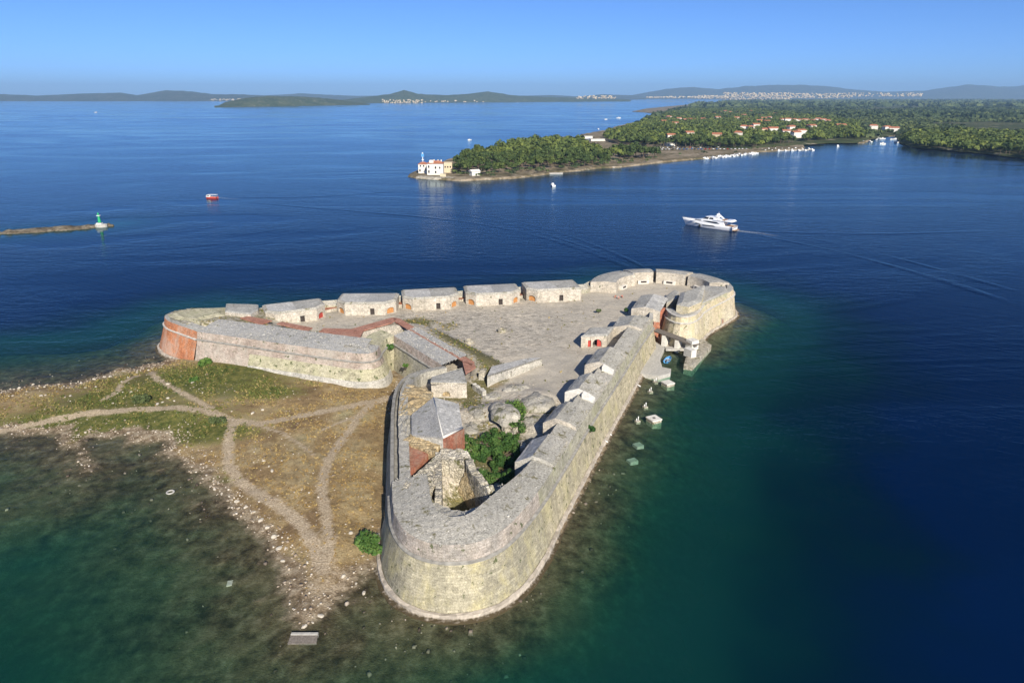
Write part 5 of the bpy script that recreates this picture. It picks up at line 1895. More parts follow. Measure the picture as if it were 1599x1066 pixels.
# tyre, sunken box and slipway on the near shore
p = at(266, 768, .05)
V, Fc = [], []
for i in range(24):
    for k in range(8):
        a_, c_ = 2 * PI * i / 24, 2 * PI * k / 8
        r_ = .52 + .15 * math.cos(c_)
        V.append((p.x + math.cos(a_) * r_, p.y + math.sin(a_) * r_, .06 + .12 * math.sin(c_)))
for i in range(24):
    for k in range(8):
        Fc.append((i * 8 + k, ((i + 1) % 24) * 8 + k, ((i + 1) % 24) * 8 + (k + 1) % 8, i * 8 + (k + 1) % 8))
tag(mesh('float_ring', V, Fc, MAT['concrete'], None, True), 'pale ring floating alone in the shallows left of the meadow', 'ring')
p = at(359, 911, -.3)
tag(box('sunken_crate', (p.x, p.y, -.9), (.7, 1.0, .75), MAT['wet_stones'] if False else MAT['concrete'], None, .2, .03), 'sunken pale box in the green water off the spit', 'box')
sl = empty('slipway', (*at(472, 1000, 0).xy, 0), 'dark broken concrete slab at the tip of the spit', 'slipway')
A, B, C, D = at(449, 1004, .1), at(494, 1003, .1), at(496, 991, .35), at(454, 991, .35)
mesh('ramp_slab', *slab([A, B, C, D], .3), MAT['dark_timber'], sl)
mesh('ramp_edge', *slab([D + Vector((0, 0, .1)), C + Vector((0, 0, .1)), C + Vector((0, .35, .1)), D + Vector((0, .35, .1))], .5), MAT['concrete'], sl)

# ------------------------------------------------------------------ motor yacht
st_, bw = at(1147, 360.5, 0), at(1066, 339.5, 3.2)
yl = (bw.xy - st_.xy).length; yrz = math.atan2(bw.y - st_.y, bw.x - st_.x)
YO = Vector((st_.x, st_.y, 0))
ya = empty('motor_yacht', YO, 'big white motor yacht with dark windows cruising beyond the tower', 'yacht', None, yrz)
YL = yl
def ym(name, VF, mat, smooth=False, parent=ya):
    return mesh(name, place(VF[0], YO, yrz), VF[1], MAT[mat], parent, smooth)
sts = []
for i in range(17):
    t_ = i / 16; x = YL * t_
    b_ = 3.1 * (1 - max(0, (t_ - .42) / .58) ** 2.1) * (.93 + .07 * min(1, t_ * 4)) + .03
    zs = 2.25 + .15 * t_ + .95 * t_ ** 2.2
    flare = max(0, t_ - .55)
    xk = -flare * YL * .16
    sts.append((x, [(.03, -.7), (b_ * (.72 - flare * .5), -.45), (b_ * (.88 - flare * .55), .35), (b_ * (.97 - flare * .25), zs * .6), (b_, zs), (max(b_ - .16, .02), zs + .02), (max(b_ - .18, .01), zs - .35)]))
V, Fc = hull(sts)
for v in V:                                          # raked stem
    t_ = v.x / YL
    if t_ > .7: v.x -= (t_ - .7) / .3 * (1 - min(1, max(0, v.z) / 3.2)) * YL * .075
ym('hull', (V, Fc), 'gel_white', True)
dk_ = [(x, s[-1][0], s[-1][1]) for x, s in sts]
V = [Vector((x, w, z)) for x, w, z in dk_] + [Vector((x, -w, z)) for x, w, z in dk_]
n = len(dk_)
ym('deck', (V, [(i, i + n, i + n + 1, i + 1) for i in range(n - 1)]), 'gel_white')
X_ = lambda f: YL * f
ym('aft_deck', extr([(X_(.005), 1.95), (X_(.2), 1.95), (X_(.2), 2.02), (X_(.005), 2.02)], 2.7), 'teak')
sal = ym('saloon', extr([(X_(.17), 2.0), (X_(.80), 2.75), (X_(.70), 3.45), (X_(.57), 4.0), (X_(.17), 4.25)], 2.55, 2.2), 'gel_white')
ym('saloon_window', extr([(X_(.24), 2.75), (X_(.33), 2.65), (X_(.50), 3.0), (X_(.56), 3.35), (X_(.46), 3.55), (X_(.30), 3.45)], 2.54, 2.42), 'dark_glass', False, sal)
ym('fore_window', extr([(X_(.58), 3.25), (X_(.72), 3.12), (X_(.70), 3.42), (X_(.60), 3.62)], 2.40, 2.30), 'dark_glass', False, sal)
pil = ym('pilothouse', extr([(X_(.30), 4.1), (X_(.60), 3.95), (X_(.50), 5.35), (X_(.34), 5.45)], 2.15, 1.75), 'gel_white')
ym('windscreen', extr([(X_(.47), 4.35), (X_(.575), 4.2), (X_(.515), 5.15), (X_(.46), 5.2)], 2.14, 1.86), 'dark_glass', False, pil)
ym('side_window', extr([(X_(.37), 4.5), (X_(.45), 4.45), (X_(.44), 5.15), (X_(.38), 5.15)], 2.12, 1.90), 'dark_glass', False, pil)
ym('flybridge_deck', extr([(X_(.02), 4.15), (X_(.36), 4.2), (X_(.36), 4.45), (X_(.02), 4.40)], 2.6), 'gel_white')
ym('flybridge_coaming', extr([(X_(.03), 4.4), (X_(.14), 4.4), (X_(.15), 4.75), (X_(.05), 4.85)], 2.5, 2.4), 'gel_white')
ym('flybridge_seat', extr([(X_(.16), 4.44), (X_(.22), 4.44), (X_(.22), 4.8), (X_(.16), 4.9)], 1.4), 'teak')
ym('roof', extr([(X_(.30), 5.45), (X_(.53), 5.35), (X_(.50), 5.55), (X_(.30), 5.72)], 1.9, 1.7), 'gel_white')
for s in (-1, 1):
    o = extr([(X_(.20), 4.4), (X_(.25), 4.4), (X_(.345), 6.2), (X_(.31), 6.3)], .12)
    ym('radar_arch', ([v + Vector((0, s * 1.7, 0)) for v in o[0]], o[1]), 'gel_white')
abm = ym('arch_beam', extr([(X_(.305), 6.15), (X_(.345), 6.15), (X_(.345), 6.4), (X_(.305), 6.4)], 1.8), 'gel_white')
for s in (-.8, .8):
    dome = tube_data([Vector((X_(.325), s, 6.4)), Vector((X_(.325), s, 6.75)), Vector((X_(.325), s, 7.05)), Vector((X_(.325), s, 7.2))], [.4, .45, .33, .05], 10)
    ym('radar_dome', dome, 'white_paint', True, abm)
ym('mast', tube_data([Vector((X_(.33), 0, 6.4)), Vector((X_(.31), 0, 8.2))], [.09, .04], 6), 'white_paint')
ym('hull_window', extr([(X_(.30), 1.25), (X_(.52), 1.2), (X_(.55), 1.55), (X_(.34), 1.7)], 3.06, 3.08), 'dark_glass')
ym('bow_window', extr([(X_(.60), 1.6), (X_(.70), 1.75), (X_(.69), 1.95), (X_(.61), 1.85)], 2.74, 2.75), 'dark_glass')
ym('swim_platform', extr([(X_(-.045), .35), (X_(.01), .35), (X_(.01), .55), (X_(-.045), .55)], 2.6), 'teak')
for s in (1, ):
    ym('fender', tube_data([Vector((X_(.60), 3.0 * s, 1.4)), Vector((X_(.60), 3.05 * s, .15))], [.42, .42], 10), 'rubber', True)
rail = [Vector((x, w * .96, z + .75)) for x, w, z in dk_[8:]]
rail = rail + [Vector((v.x, -v.y, v.z)) for v in reversed(rail)]
brl = ym('bow_rail', tube_data(rail, .035, 5), 'steel')
for i in range(0, len(rail), 2):
    ym('stanchion', tube_data([rail[i], rail[i] - Vector((0, 0, .78))], .03, 4), 'steel', False, brl)

# small red excursion boat
p = at(331, 310.0, 0)
rb_rz = PI - .05
rb = empty('excursion_boat', p, 'small red hulled boat with white canopy running left with a wake', 'boat', None, rb_rz)
sts = []
for i in range(11):
    t_ = i / 10; x = -3.6 + 7.2 * t_
    b_ = 1.1 * (1 - max(0, (t_ - .5) / .5) ** 2.2) + .03
    zs = 1.15 + .6 * t_ ** 2
    sts.append((x, [(.03, -.4), (b_ * .7, -.2), (b_ * .92, .3), (b_, zs)]))
V, Fc = hull(sts)
mesh('hull', place(V, p, rb_rz), Fc, MAT['boat_red'], rb, True)
n = len(sts)
V = [Vector((x, s[-1][0] * .98, s[-1][1] - .12)) for x, s in sts] + [Vector((x, -s[-1][0] * .98, s[-1][1] - .12)) for x, s in sts]
mesh('deck', place(V, p, rb_rz), [(i, i + n, i + n + 1, i + 1) for i in range(n - 1)], MAT['white_paint'], rb)
for nm, pf, w, m in (('cabin', [(.6, 1.0), (3.2, 1.2), (2.6, 2.4), (.6, 2.5)], 1.1, 'white_paint'), ('cabin_window', [(1.0, 1.6), (2.75, 1.7), (2.5, 2.2), (1.0, 2.25)], 1.12, 'dark_glass'), ('canopy', [(-3.6, 2.3), (.8, 2.4), (.8, 2.52), (-3.6, 2.42)], 1.2, 'white_paint')):
    V, Fc = extr(pf, w)
    mesh(nm, place(V, p, rb_rz), Fc, MAT[m], rb)
for x in (-3.4, -1.4):
    for s in (-1.2, 1.2):
        tube('canopy_post', place([Vector((x, s, .9)), Vector((x, s, 2.55))], p, rb_rz), .06, MAT['steel'], rb, 5)


# wakes: real ridges on the water and broken foam
def m_foam():
    t = NT('wake_foam')
    nz = t.noise(t.pos(), .8, 5, .7)
    b = t.bsdf((.72, .78, .80, 1), .6)
    tr = t.n('ShaderNodeBsdfTransparent')
    mx = t.n('ShaderNodeMixShader')
    t.put(mx.inputs[0], t.math('MULTIPLY', t.ramp(nz, [(.40, 0.0), (.62, 1.0)]), t.attr('fade')))
    t.t.links.new(tr.outputs[0], mx.inputs[1]); t.t.links.new(b, mx.inputs[2])
    return t.done(mx.outputs[0])


MAT['foam'] = m_foam()


def strip_mesh(name, px, w0, w1, mat, h=0.0, z=.03):
    P = resample([at(x, y, 0) for x, y in px], 2.0, False, 2)
    N = normals(P); n = len(P)
    V, fade = [], []
    for i, (p, q) in enumerate(zip(P, N)):
        t = i / (n - 1); w = w0 + (w1 - w0) * t
        hh = h * min(1, 5 * t, 5 * (1 - t) + .02)
        for k, (o, zz) in enumerate(((-1, 0), (-.45, .75), (0, 1), (.45, .75), (1, 0))):
            V.append((p.x + q.x * o * w, p.y + q.y * o * w, z + hh * zz))
            fade.append((1 - t) * (1 - abs(o) * .9))
    Q = [(i * 5 + k, (i + 1) * 5 + k, (i + 1) * 5 + k + 1, i * 5 + k + 1) for i in range(n - 1) for k in range(4)]
    o = np_mesh(name, V, Q, mat, None, True)
    np_attr(o, 'fade', fade); A_ = np.array(V)
    dd = np.full(len(V), 45.0)
    k_ = (A_[:, 0] > -330) & (A_[:, 0] < 280) & (A_[:, 1] < 420)
    dd[k_] = np.maximum(-land_height(A_[k_, 0], A_[k_, 1]), 0)
    np_attr(o, 'depth', dd)
    return o


for nm, px, w0, w1, lab in (('wake_foam', [(1147, 360), (1165, 362), (1185, 364), (1215, 369)], 2.2, 3.0, 'white foam trailing behind the motor yacht'),
                            ('wake_foam', [(340, 308.5), (352, 310), (375, 311)], .9, 1.2, 'white foam trailing behind the red boat')):
    tag(strip_mesh(nm, px, w0, w1, MAT['foam'], 0.0, .05), lab, 'foam', kind='stuff')
WAKES = [  # boat swells
         ([(345, 308), (450, 309), (560, 304), (640, 296)], 1.2, 2.2, .30), ([(345, 310), (430, 320), (560, 330), (700, 342), (820, 362), (930, 395), (1010, 430)], 1.2, 2.4, .34),
         ([(700, 332), (800, 350), (900, 380), (980, 412)], 1.0, 1.6, .22), ([(760, 336), (860, 358), (960, 394), (1030, 430)], 1.0, 1.6, .22),
         ([(1150, 359), (1250, 364), (1380, 366), (1560, 360)], 1.5, 3.0, .30), ([(1150, 361), (1230, 376), (1340, 400), (1500, 446), (1599, 480)], 1.5, 2.6, .30),
         ([(1240, 368), (1330, 385), (1450, 416), (1599, 458)], 1.2, 2.0, .24)]
for px, w0, w1, h in WAKES:
    tag(strip_mesh('wake_swell', px, w0, w1, MAT['water'], h * .32, .008), 'low swell of a boat wake running over the sea', 'wake', kind='stuff')

# ------------------------------------------------------------------ beacon reef
P = resample(reef, 1.5, False, 1)
N = normals(P)
V, Q = [], []
n = len(P)
for i, (p, q) in enumerate(zip(P, N)):
    t = i / (n - 1)
    w = 6.2 * (.45 + .95 * float(vnoise(i * .21, 3.1, 5))) * min(1, .25 + 3 * (1 - t), .2 + 4 * t)
    hgt = (.6 + 1.0 * float(vnoise(i * .3, 8.2, 6)))
    for k in range(9):
        o_ = -1 + k / 4
        jz = (float(vnoise(i * .9, k * 1.7, 9)) - .45) * 1.6
        V.append((p.x + q.x * o_ * w + rnd.uniform(-.4, .4), p.y + q.y * o_ * w + rnd.uniform(-.4, .4), -.6 + (hgt + .55) * (1 - o_ * o_) + jz * (1 - abs(o_))))
for i in range(n - 1):
    for k in range(8): Q.append((i * 9 + k, i * 9 + k + 1, i * 9 + k + 10, i * 9 + k + 9))
MAT['reef'] = m_rubble('reef_rock', [(.07, .055, .035), (.16, .13, .09), (.32, .28, .21)], .7, .15, .3, (.06, .045, .02), .5, .8)
o = np_mesh('reef', V, Q, MAT['reef']); tag(o, kind='structure')
p = at(158, 352.5, .6)
bc = empty('harbour_beacon', (p.x, p.y, .4), 'green light beacon on a white base at the end of the reef', 'beacon')
prism('base_slab', [(p.x + math.cos(a) * 2.9, p.y + math.sin(a) * 1.9) for a in np.linspace(0, 2 * PI, 14)[:-1]], -.5, 1.3, MAT['concrete'], bc, None, .3, .15)
box('plinth', (p.x - .6, p.y, 1.4), (2.4, 1.9, .6), MAT['white_paint'], bc, .1)
c = Vector((p.x - .4, p.y, 2.1))
bcol = tube('column', [c, c + Vector((0, 0, .6)), c + Vector((0, 0, 2.6)), c + Vector((0, 0, 3.3))], [.85, .7, .5, .45], MAT['green_paint'], bc, 14)
tube('gallery', [c + Vector((0, 0, 3.3)), c + Vector((0, 0, 3.55))], [.95, .95], MAT['white_paint'], bcol, 14)
tube('lantern', [c + Vector((0, 0, 3.55)), c + Vector((0, 0, 4.4)), c + Vector((0, 0, 4.9))], [.4, .4, .08], MAT['green_paint'], bcol, 10)
ql = at(172, 351.5, .5)
tag(box('reef_rock', (ql.x, ql.y, -.3), (3.6, 1.8, 1.1), MAT['reef'], None, .3, .35), 'pale flat rock slab at the tip of the reef beside the beacon', 'rock')

# ------------------------------------------------------------------ the mainland
MAIN_PX = [(641, 276), (655, 279), (690, 281), (720, 283), (760, 281), (800, 279), (835, 275), (870, 270), (905, 267), (935, 263), (965, 262), (1000, 258), (1030, 254), (1060, 251), (1090, 249), (1120, 246), (1150, 243), (1175, 238),
           (1215, 236), (1250, 234), (1254, 226), (1290, 223.5), (1350, 224), (1356, 219), (1378, 214), (1400, 212), (1410, 219), (1425, 230), (1455, 233), (1500, 236), (1550, 240), (1562, 244), (1599, 247), (1700, 262), (1900, 300), (2300, 330),
           (3600, 250), (3600, 154), (1000, 154), (1090, 155), (1150, 156.5), (1130, 158.5), (1060, 165), (1010, 170), (988, 174.5), (1020, 177), (1035, 180), (1015, 186), (990, 192), (960, 199), (945, 205), (925, 208), (907, 211), (906, 214), (930, 217), (925, 221),
           (890, 214), (850, 217), (800, 225), (770, 232), (735, 239), (705, 249), (690, 256), (660, 265), (645, 271)]
main = [at(x, y, 0) for x, y in MAIN_PX]


def land_sheet(name, pts, z, mat, beach=6.0, zb=-1.5, step=None, jit=0.0):
    P = [v2(p) for p in pts]
    if step:                                              # roughen the shoreline
        Q_ = []
        m = len(P)
        for i in range(m):
            a_, b_ = P[i], P[(i + 1) % m]
            L = (b_ - a_).length
            k = max(1, min(24, int(L / step))) if L < 2500 else 1
            for j in range(k):
                q = a_.lerp(b_, j / k)
                Q_.append(q + Vector((rnd.uniform(-jit, jit), rnd.uniform(-jit, jit))) if j else q)
        P = Q_
    ar = sum(P[i].x * P[(i + 1) % len(P)].y - P[(i + 1) % len(P)].x * P[i].y for i in range(len(P)))
    if ar < 0: P.reverse()
    n = len(P)
    N = normals(P, True)
    V = [(p.x, p.y, z + rnd.uniform(-.3, .3)) for p in P] + [(p.x - q.x * beach * rnd.uniform(.5, 1.3), p.y - q.y * beach * rnd.uniform(.5, 1.3), zb) for p, q in zip(P, N)]
    Fc = []
    for t in tessellate_polygon([[Vector((p.x, p.y, 0)) for p in P]]):
        a_, b_, c_ = [P[i] for i in t]
        cr = (b_ - a_).x * (c_ - a_).y - (b_ - a_).y * (c_ - a_).x
        Fc.append(tuple(t) if cr > 0 else (t[0], t[2], t[1]))
    Fc += [(i + n, (i + 1) % n + n, (i + 1) % n, i) for i in range(n)]
    return mesh(name, V, Fc, mat)


tag(land_sheet('coast_land', main, 1.3, MAT['coast'], 4.0, -1.2, 14.0, 2.2), kind='structure')
PLAIN_PX = [(1018, 182), (1060, 170), (1130, 160.5), (1180, 158), (1500, 157), (3000, 157), (3000, 250), (2300, 322), (1900, 294), (1700, 257), (1599, 243.5), (1550, 237), (1440, 229), (1418, 222), (1405, 209), (1390, 209), (1350, 216), (1330, 221), (1290, 221), (1240, 224), (1150, 231), (1060, 224), (990, 222), (955, 211), (985, 197)]
plain = [at(x, y, 2.6) for x, y in PLAIN_PX]
tag(land_sheet('inland_ground', plain, 2.6, MAT['plain'], 10.0, 1.0), kind='structure')


# ridges and far islands
def ridge(name, tops, D0, depth, base_px=None, mat='hill', rough=.45, seed=1, n=420):
    """tops: (px, py) of the skyline; D0 distance of the near shore (number or (left, right)), depth of the land behind it"""
    xs = [t[0] for t in tops]; ys = [t[1] for t in tops]
    PX = np.linspace(xs[0], xs[-1], n)
    TY = np.interp(PX, xs, ys)
    Dl, Dr = D0 if isinstance(D0, tuple) else (D0, D0)
    D = np.linspace(Dl, Dr, n)
    rows = [-.03, 0, .06, .12, .2, .3, .4, .5, .6, .7, .8, .9, 1.0, 1.15, 1.35, 2.0]
    prof = list(np.interp(rows, [-.03, 0, .12, .3, .55, .8, 1.0, 1.35, 2.0], [-.02, .012, .18, .45, .72, .92, 1.0, .7, -.02]))
    V = []
    for r, f in zip(rows, prof):
        y = D + depth * r
        fw = y * _c + CAM_H * _s
        x = (PX - 799.5) / F_PX * fw
        yt = D + depth
        ang = PITCH + np.arctan((TY - 533) / F_PX)
        zt = np.maximum(CAM_H - np.tan(ang) * yt, 4.0)
        nz = fbm(x / (depth * .22) + seed, y / (depth * .22), seed, 5) - .5 + .5 * (fbm(x / (depth * .07), y / (depth * .07), seed + 9, 3) - .5)
        z = zt * f + (nz * rough * zt * .8 * (1 - abs(f - .5)) if 0 < r < 1.9 and r != 1.0 else 0)
        if r == 1.0: z = z + (fbm(x / (depth * .05), y * 0, seed + 3, 3) - .5) * zt * .10
        V.append(np.stack([x, y, np.broadcast_to(z, x.shape)], -1))
    V = np.concatenate(V)
    i = np.arange(len(V)).reshape(len(rows), n)
    Q = np.stack([i[:-1, :-1], i[:-1, 1:], i[1:, 1:], i[1:, :-1]], -1).reshape(-1, 4)
    o = np_mesh(name, V, Q, MAT[mat], None, True)
    return tag(o, kind='structure')


ridge('far_hills', [(-300, 150), (-100, 147.5), (0, 147), (60, 149.5), (130, 146.5), (190, 145), (215, 149), (262, 141.5), (300, 143), (335, 147.5), (380, 147.5), (430, 152)], 8800, 1500, seed=3)
ridge('far_hills', [(330, 151), (380, 148), (420, 149), (470, 146), (510, 148), (560, 150), (640, 149), (720, 150), (800, 150.5), (860, 148.5), (905, 151), (940, 147.5), (985, 149), (1010, 152)], 12500, 1800, seed=8)
ridge('wooded_island', [(335, 168), (352, 160), (385, 153), (420, 150), (450, 150.5), (490, 152), (530, 156), (578, 162.5)], (3900, 5100), 420, seed=12, rough=.4, mat='isle')
ridge('wooded_island', [(480, 160), (540, 155.5), (580, 151), (610, 147), (632, 141), (655, 147), (700, 149), (740, 146), (762, 143), (800, 149), (850, 151.5), (910, 153), (975, 155), (985, 156)], (5900, 8200), 900, seed=17, rough=.4, mat='isle')
ridge('far_hills', [(900, 151), (985, 149), (1040, 139), (1080, 136), (1120, 139.5), (1165, 134.5), (1230, 132.5), (1290, 134.5), (1330, 140), (1380, 143.5), (1440, 142), (1480, 136), (1505, 132), (1540, 134), (1570, 136), (1599, 133.5), (1700, 138), (1900, 141), (2300, 140)], 14500, 2600, seed=23, rough=.4, n=520)


# ------------------------------------------------------------------ pines
def pine_proto(seed, h=10.5, r=4.6):
    q = random.Random(seed)
    cen, rad = [], []
    for i in range(11):
        a = q.uniform(0, 2 * PI); rr = q.uniform(0, .8) * r
        cen.append((math.cos(a) * rr, math.sin(a) * rr, h * q.uniform(.52, .86) - rr * .18)); rad.append(r * q.uniform(.28, .46))
    V, Q = leaf_quads(cen, rad, 620, .52, seed, .75, .6)
    crown = bpy.data.meshes.new('crown')
    crown.from_pydata(V.tolist(), [], Q.tolist()); crown.materials.append(MAT['pine'])
    lean = Vector((q.uniform(-.8, .8), q.uniform(-.8, .8), 0))
    top = Vector((0, 0, h * .62)) + lean
    parts = [tube_data([Vector((0, 0, -.6)), lean * .4 + Vector((0, 0, h * .3)), top], [.34, .26, .12], 6)]
    for c in cen[:6]:
        parts.append(tube_data([lean * .45 + Vector((0, 0, h * .36)), Vector(c)], [.14, .05], 4))
    tv, tf = merge(parts)
    trunk = bpy.data.meshes.new('trunk'); trunk.from_pydata([tuple(v) for v in tv], [], tf); trunk.materials.append(MAT['bark'])
    return crown, trunk


PINES = [pine_proto(300 + i, 10.5 + (i % 3), 4.4 + .3 * (i % 4)) for i in range(7)]


def spread(poly, d, seed, jit=.42):
    """jittered grid points inside a polygon"""
    g = np.random.default_rng(seed)
    xs = [p[0] for p in poly]; ys = [p[1] for p in poly]
    X, Y = np.meshgrid(np.arange(min(xs), max(xs), d), np.arange(min(ys), max(ys), d))
    X = X + g.uniform(-jit, jit, X.shape) * d; Y = Y + g.uniform(-jit, jit, Y.shape) * d
    k = inside(X, Y, poly)
    return np.stack([X[k], Y[k]], -1)


HOUSE_PX = [(1115, 181, 'w'), (1125, 178, 'w'), (1132, 177, 'w'), (1140, 178.5, 'o'), (1147, 178, 'w'), (1155, 180, 'w'), (1161, 184, 'w'), (1172, 177, 'r'), (1178, 183, 'w'), (1185, 183, 'w'), (1185, 193, 'y'), (1197, 194, 'w'), (1192, 188, 'o'), (1201, 187, 'w'),
            (1222, 190, 'o'), (1230, 191, 'o'), (1240, 192, 'w'), (1248, 191, 'w'), (1257, 192, 'o'), (1268, 192, 'w'), (1277, 190, 'o'), (1284, 191, 'o'), (1292, 193, 'w'), (1080, 190, 'o'), (1070, 191, 'w'), (1097, 189.5, 'w'), (1060, 189, 'w'), (1044, 187, 'w'), (1036, 193, 'w'),
            (1054, 197, 'w'), (1047, 217, 'w'), (1076, 213, 'w'), (1119, 216, 'o'), (1161, 203, 'w'), (1171, 205, 'w'), (1180, 201, 'w'), (1197, 208, 'o'), (1206, 208, 'o'), (1227, 211, 'w'), (1235, 205, 'o'), (1242, 215, 'w'), (1250, 210, 'o'), (1265, 202, 'w'), (1150, 188, 'o'), (1120, 188, 'w'),
            (1152, 214, 'w'), (1363, 202, 'w'), (1384, 203, 'o'), (1395, 206, 'w'), (1312, 201, 'o'), (1267, 203, 'w'), (1210, 181, 'w'), (1165, 190, 'o')]
house_xy = [at(x, y, 2.8) for x, y, k in HOUSE_PX]
HX = np.array([[p.x, p.y] for p in house_xy])


def clear_of_houses(P, r=11.0):
    if len(P) == 0: return P
    keep = np.ones(len(P), bool)
    for (x, y), hp in zip(HX, house_xy):
        keep &= (np.hypot(P[:, 0] - x, P[:, 1] - y) > r) & ~((np.abs(P[:, 0] - x * (P[:, 1] / y)) < 11.5) & (P[:, 1] < y) & (P[:, 1] > y - 95))
    return P[keep]


pz = lambda L, z=1.5: [at(x, y, z) for x, y in L]
prom = spread(pz([(706, 271), (740, 274), (775, 271), (800, 269), (850, 264), (900, 262), (950, 257), (965, 250), (940, 243), (905, 226), (850, 224), (806, 231), (775, 238), (742, 246), (715, 256), (704, 264)]), 9.6, 61)
prom2 = spread(pz([(968, 249), (1026, 247), (1028, 243), (990, 240), (955, 241)]), 9.0, 62)
coastw = clear_of_houses(spread(pz([(955, 222), (1010, 227), (1070, 229), (1130, 231), (1180, 230), (1205, 226), (1200, 214), (1150, 206), (1060, 200), (1010, 197), (985, 201), (960, 208), (940, 214)], 2.6), 9.5, 63))
coastw2 = clear_of_houses(spread(pz([(1205, 226), (1252, 222), (1290, 218), (1345, 217), (1352, 211), (1330, 205), (1270, 205), (1200, 212)], 2.6), 9.5, 64))
rightw = spread(pz([(1408, 222), (1432, 230), (1480, 234), (1550, 238), (1599, 244), (1690, 256), (1750, 240), (1700, 218), (1500, 209), (1420, 211)], 2.6), 9.5, 65)
backw = clear_of_houses(spread(pz([(985, 201), (1010, 197), (1060, 200), (1150, 206), (1200, 214), (1270, 205), (1330, 205), (1345, 196), (1290, 186), (1180, 172), (1080, 172), (1045, 178), (1030, 185), (1005, 192)], 2.6), 13.0, 66))
groups = [(prom, 'umbrella pine in the wood on the promontory behind the white lighthouse', 'pines of the promontory', 1.3, 150), (prom2, 'umbrella pine on the low spit beside the parked cars', 'pines of the spit', 1.3, 9999),
          (rightw, 'pine at the wooded shore along the right edge', 'pines of the right shore', 2.5, 60), (coastw, 'pine in the wood above the car park', 'pines above the car park', 2.5, 50), (coastw2, 'pine between the marina and the village houses', 'pines by the marina', 2.5, 30)]
budget = 300
rest = [backw]
print('PINES', [len(q[0]) for q in groups])
for P, lab, grp, z, most in groups:
    P = P[np.argsort(np.hypot(P[:, 0], P[:, 1]))]
    k = min(len(P), most, budget); budget -= k
    rest.append(P[k:])
    for x, y in P[:k]:
        cr, tr = PINES[rnd.randrange(7)]
        s = rnd.uniform(.58, 1.22)
        t = bpy.data.objects.new('pine_tree', None); COL.objects.link(t)
        t.location = (x, y, z); t.rotation_euler = (0, 0, rnd.uniform(0, 6.28)); t.scale = (s, s, s * rnd.uniform(.85, 1.1))
        sx = 799.5 + F_PX * x / (y * _c + CAM_H * _s)
        if grp == 'pines of the promontory':
            wh = ' at its left end' if sx < 770 else (' in its middle' if sx < 870 else ' at its right end')
        elif grp == 'pines of the right shore': wh = ' nearest the little harbour' if sx < 1490 else ' nearest the picture edge'
        elif grp == 'pines above the car park': wh = ', left half' if sx < 1080 else ', right half'
        else: wh = ''
        tag(t, lab + wh, 'tree', grp + wh)
        for nm, me in (('trunk', tr), ('crown', cr)):
            o = bpy.data.objects.new(nm, me); COL.objects.link(o); o.parent = t


def far_trees(name, P, h, r, nq, size, mat, label, seed):
    g = np.random.default_rng(seed)
    n = len(P)
    s = g.uniform(.5, 1.3, n)
    d = g.normal(size=(n, nq, 3)); d /= np.linalg.norm(d, axis=2)[:, :, None]
    d[:, :, 2] = np.abs(d[:, :, 2]) * 1.0 - .25
    c = np.concatenate([P, np.full((n, 1), 2.6)], 1)[:, None, :] + d * (np.array([r, r, h * .45]) * s[:, None, None]) * g.uniform(.75, 1.1, (n, nq, 1))
    c[:, :, 2] += (h * .55 * s)[:, None]
    nrm = d + g.normal(scale=.5, size=d.shape) + np.array([0, 0, .5])
    nrm /= np.linalg.norm(nrm, axis=2)[:, :, None]
    a = np.cross(nrm, g.normal(size=d.shape)); a /= np.linalg.norm(a, axis=2)[:, :, None]
    b = np.cross(nrm, a)
    k = size * g.uniform(.6, 1.3, (n, nq, 1))
    V = np.stack([c - a * k - b * k * .7, c + a * k - b * k, c + a * k * .8 + b * k, c - a * k + b * k * .8], 2).reshape(-1, 3)
    o = np_mesh(name, V, np.arange(len(V)).reshape(-1, 4), MAT[mat])
    np_attr(o, 'tone', np.repeat(g.normal(scale=.2, size=n).clip(-.45, .45), nq * 4))
    return tag(o, label, 'wood', kind='stuff')


R_ = np.concatenate([p for p in rest if len(p)])
far_trees('pine_wood', R_, 10.0, 4.8, 46, 1.35, 'pine', 'pine wood of the mainland shore that reads as one mass', 71)
cs_ = np.concatenate([spread(pz([(705, 278), (760, 279), (830, 273), (900, 265), (960, 259), (1030, 252), (1030, 248), (960, 252), (900, 259), (800, 268), (706, 271)]), 7.0, 67), spread(pz([(1030, 250), (1150, 241), (1240, 231), (1240, 227), (1150, 236), (1030, 246)]), 16.0, 68)])
cs_ = cs_[np.random.default_rng(4).uniform(size=len(cs_)) < .45]
far_trees('coast_scrub', cs_, 2.2, 2.4, 26, .6, 'maquis', 'low scrub dotted along the promontory shore', 69)
# maquis of the plain: clumps that grow coarser with distance
scr = []
g = np.random.default_rng(81)
for y0, y1, step, nq, sz, hh in ((1050, 1900, 19, 14, 2.6, 5.0), (1900, 3600, 40, 12, 5.5, 7.0), (3600, 9000, 110, 10, 15, 10.0)):
    xs0, xs1 = y0 * .16, y1 * .86
    X, Y = np.meshgrid(np.arange(xs0, xs1, step), np.arange(y0, y1, step))
    X = X + g.uniform(-.5, .5, X.shape) * step; Y = Y + g.uniform(-.5, .5, Y.shape) * step
    k = inside(X, Y, plain) & (fbm(X * .004, Y * .004, 85, 3) > .36) & (X < Y * .80 + 60)
    P = np.stack([X[k], Y[k]], -1)
    P = clear_of_houses(P, 14) if y0 < 3000 else P
    far_trees('maquis_scrub', P, hh, step * .40, nq, sz, 'maquis', 'grey green scrub covering the plain behind the village', 90 + y0)

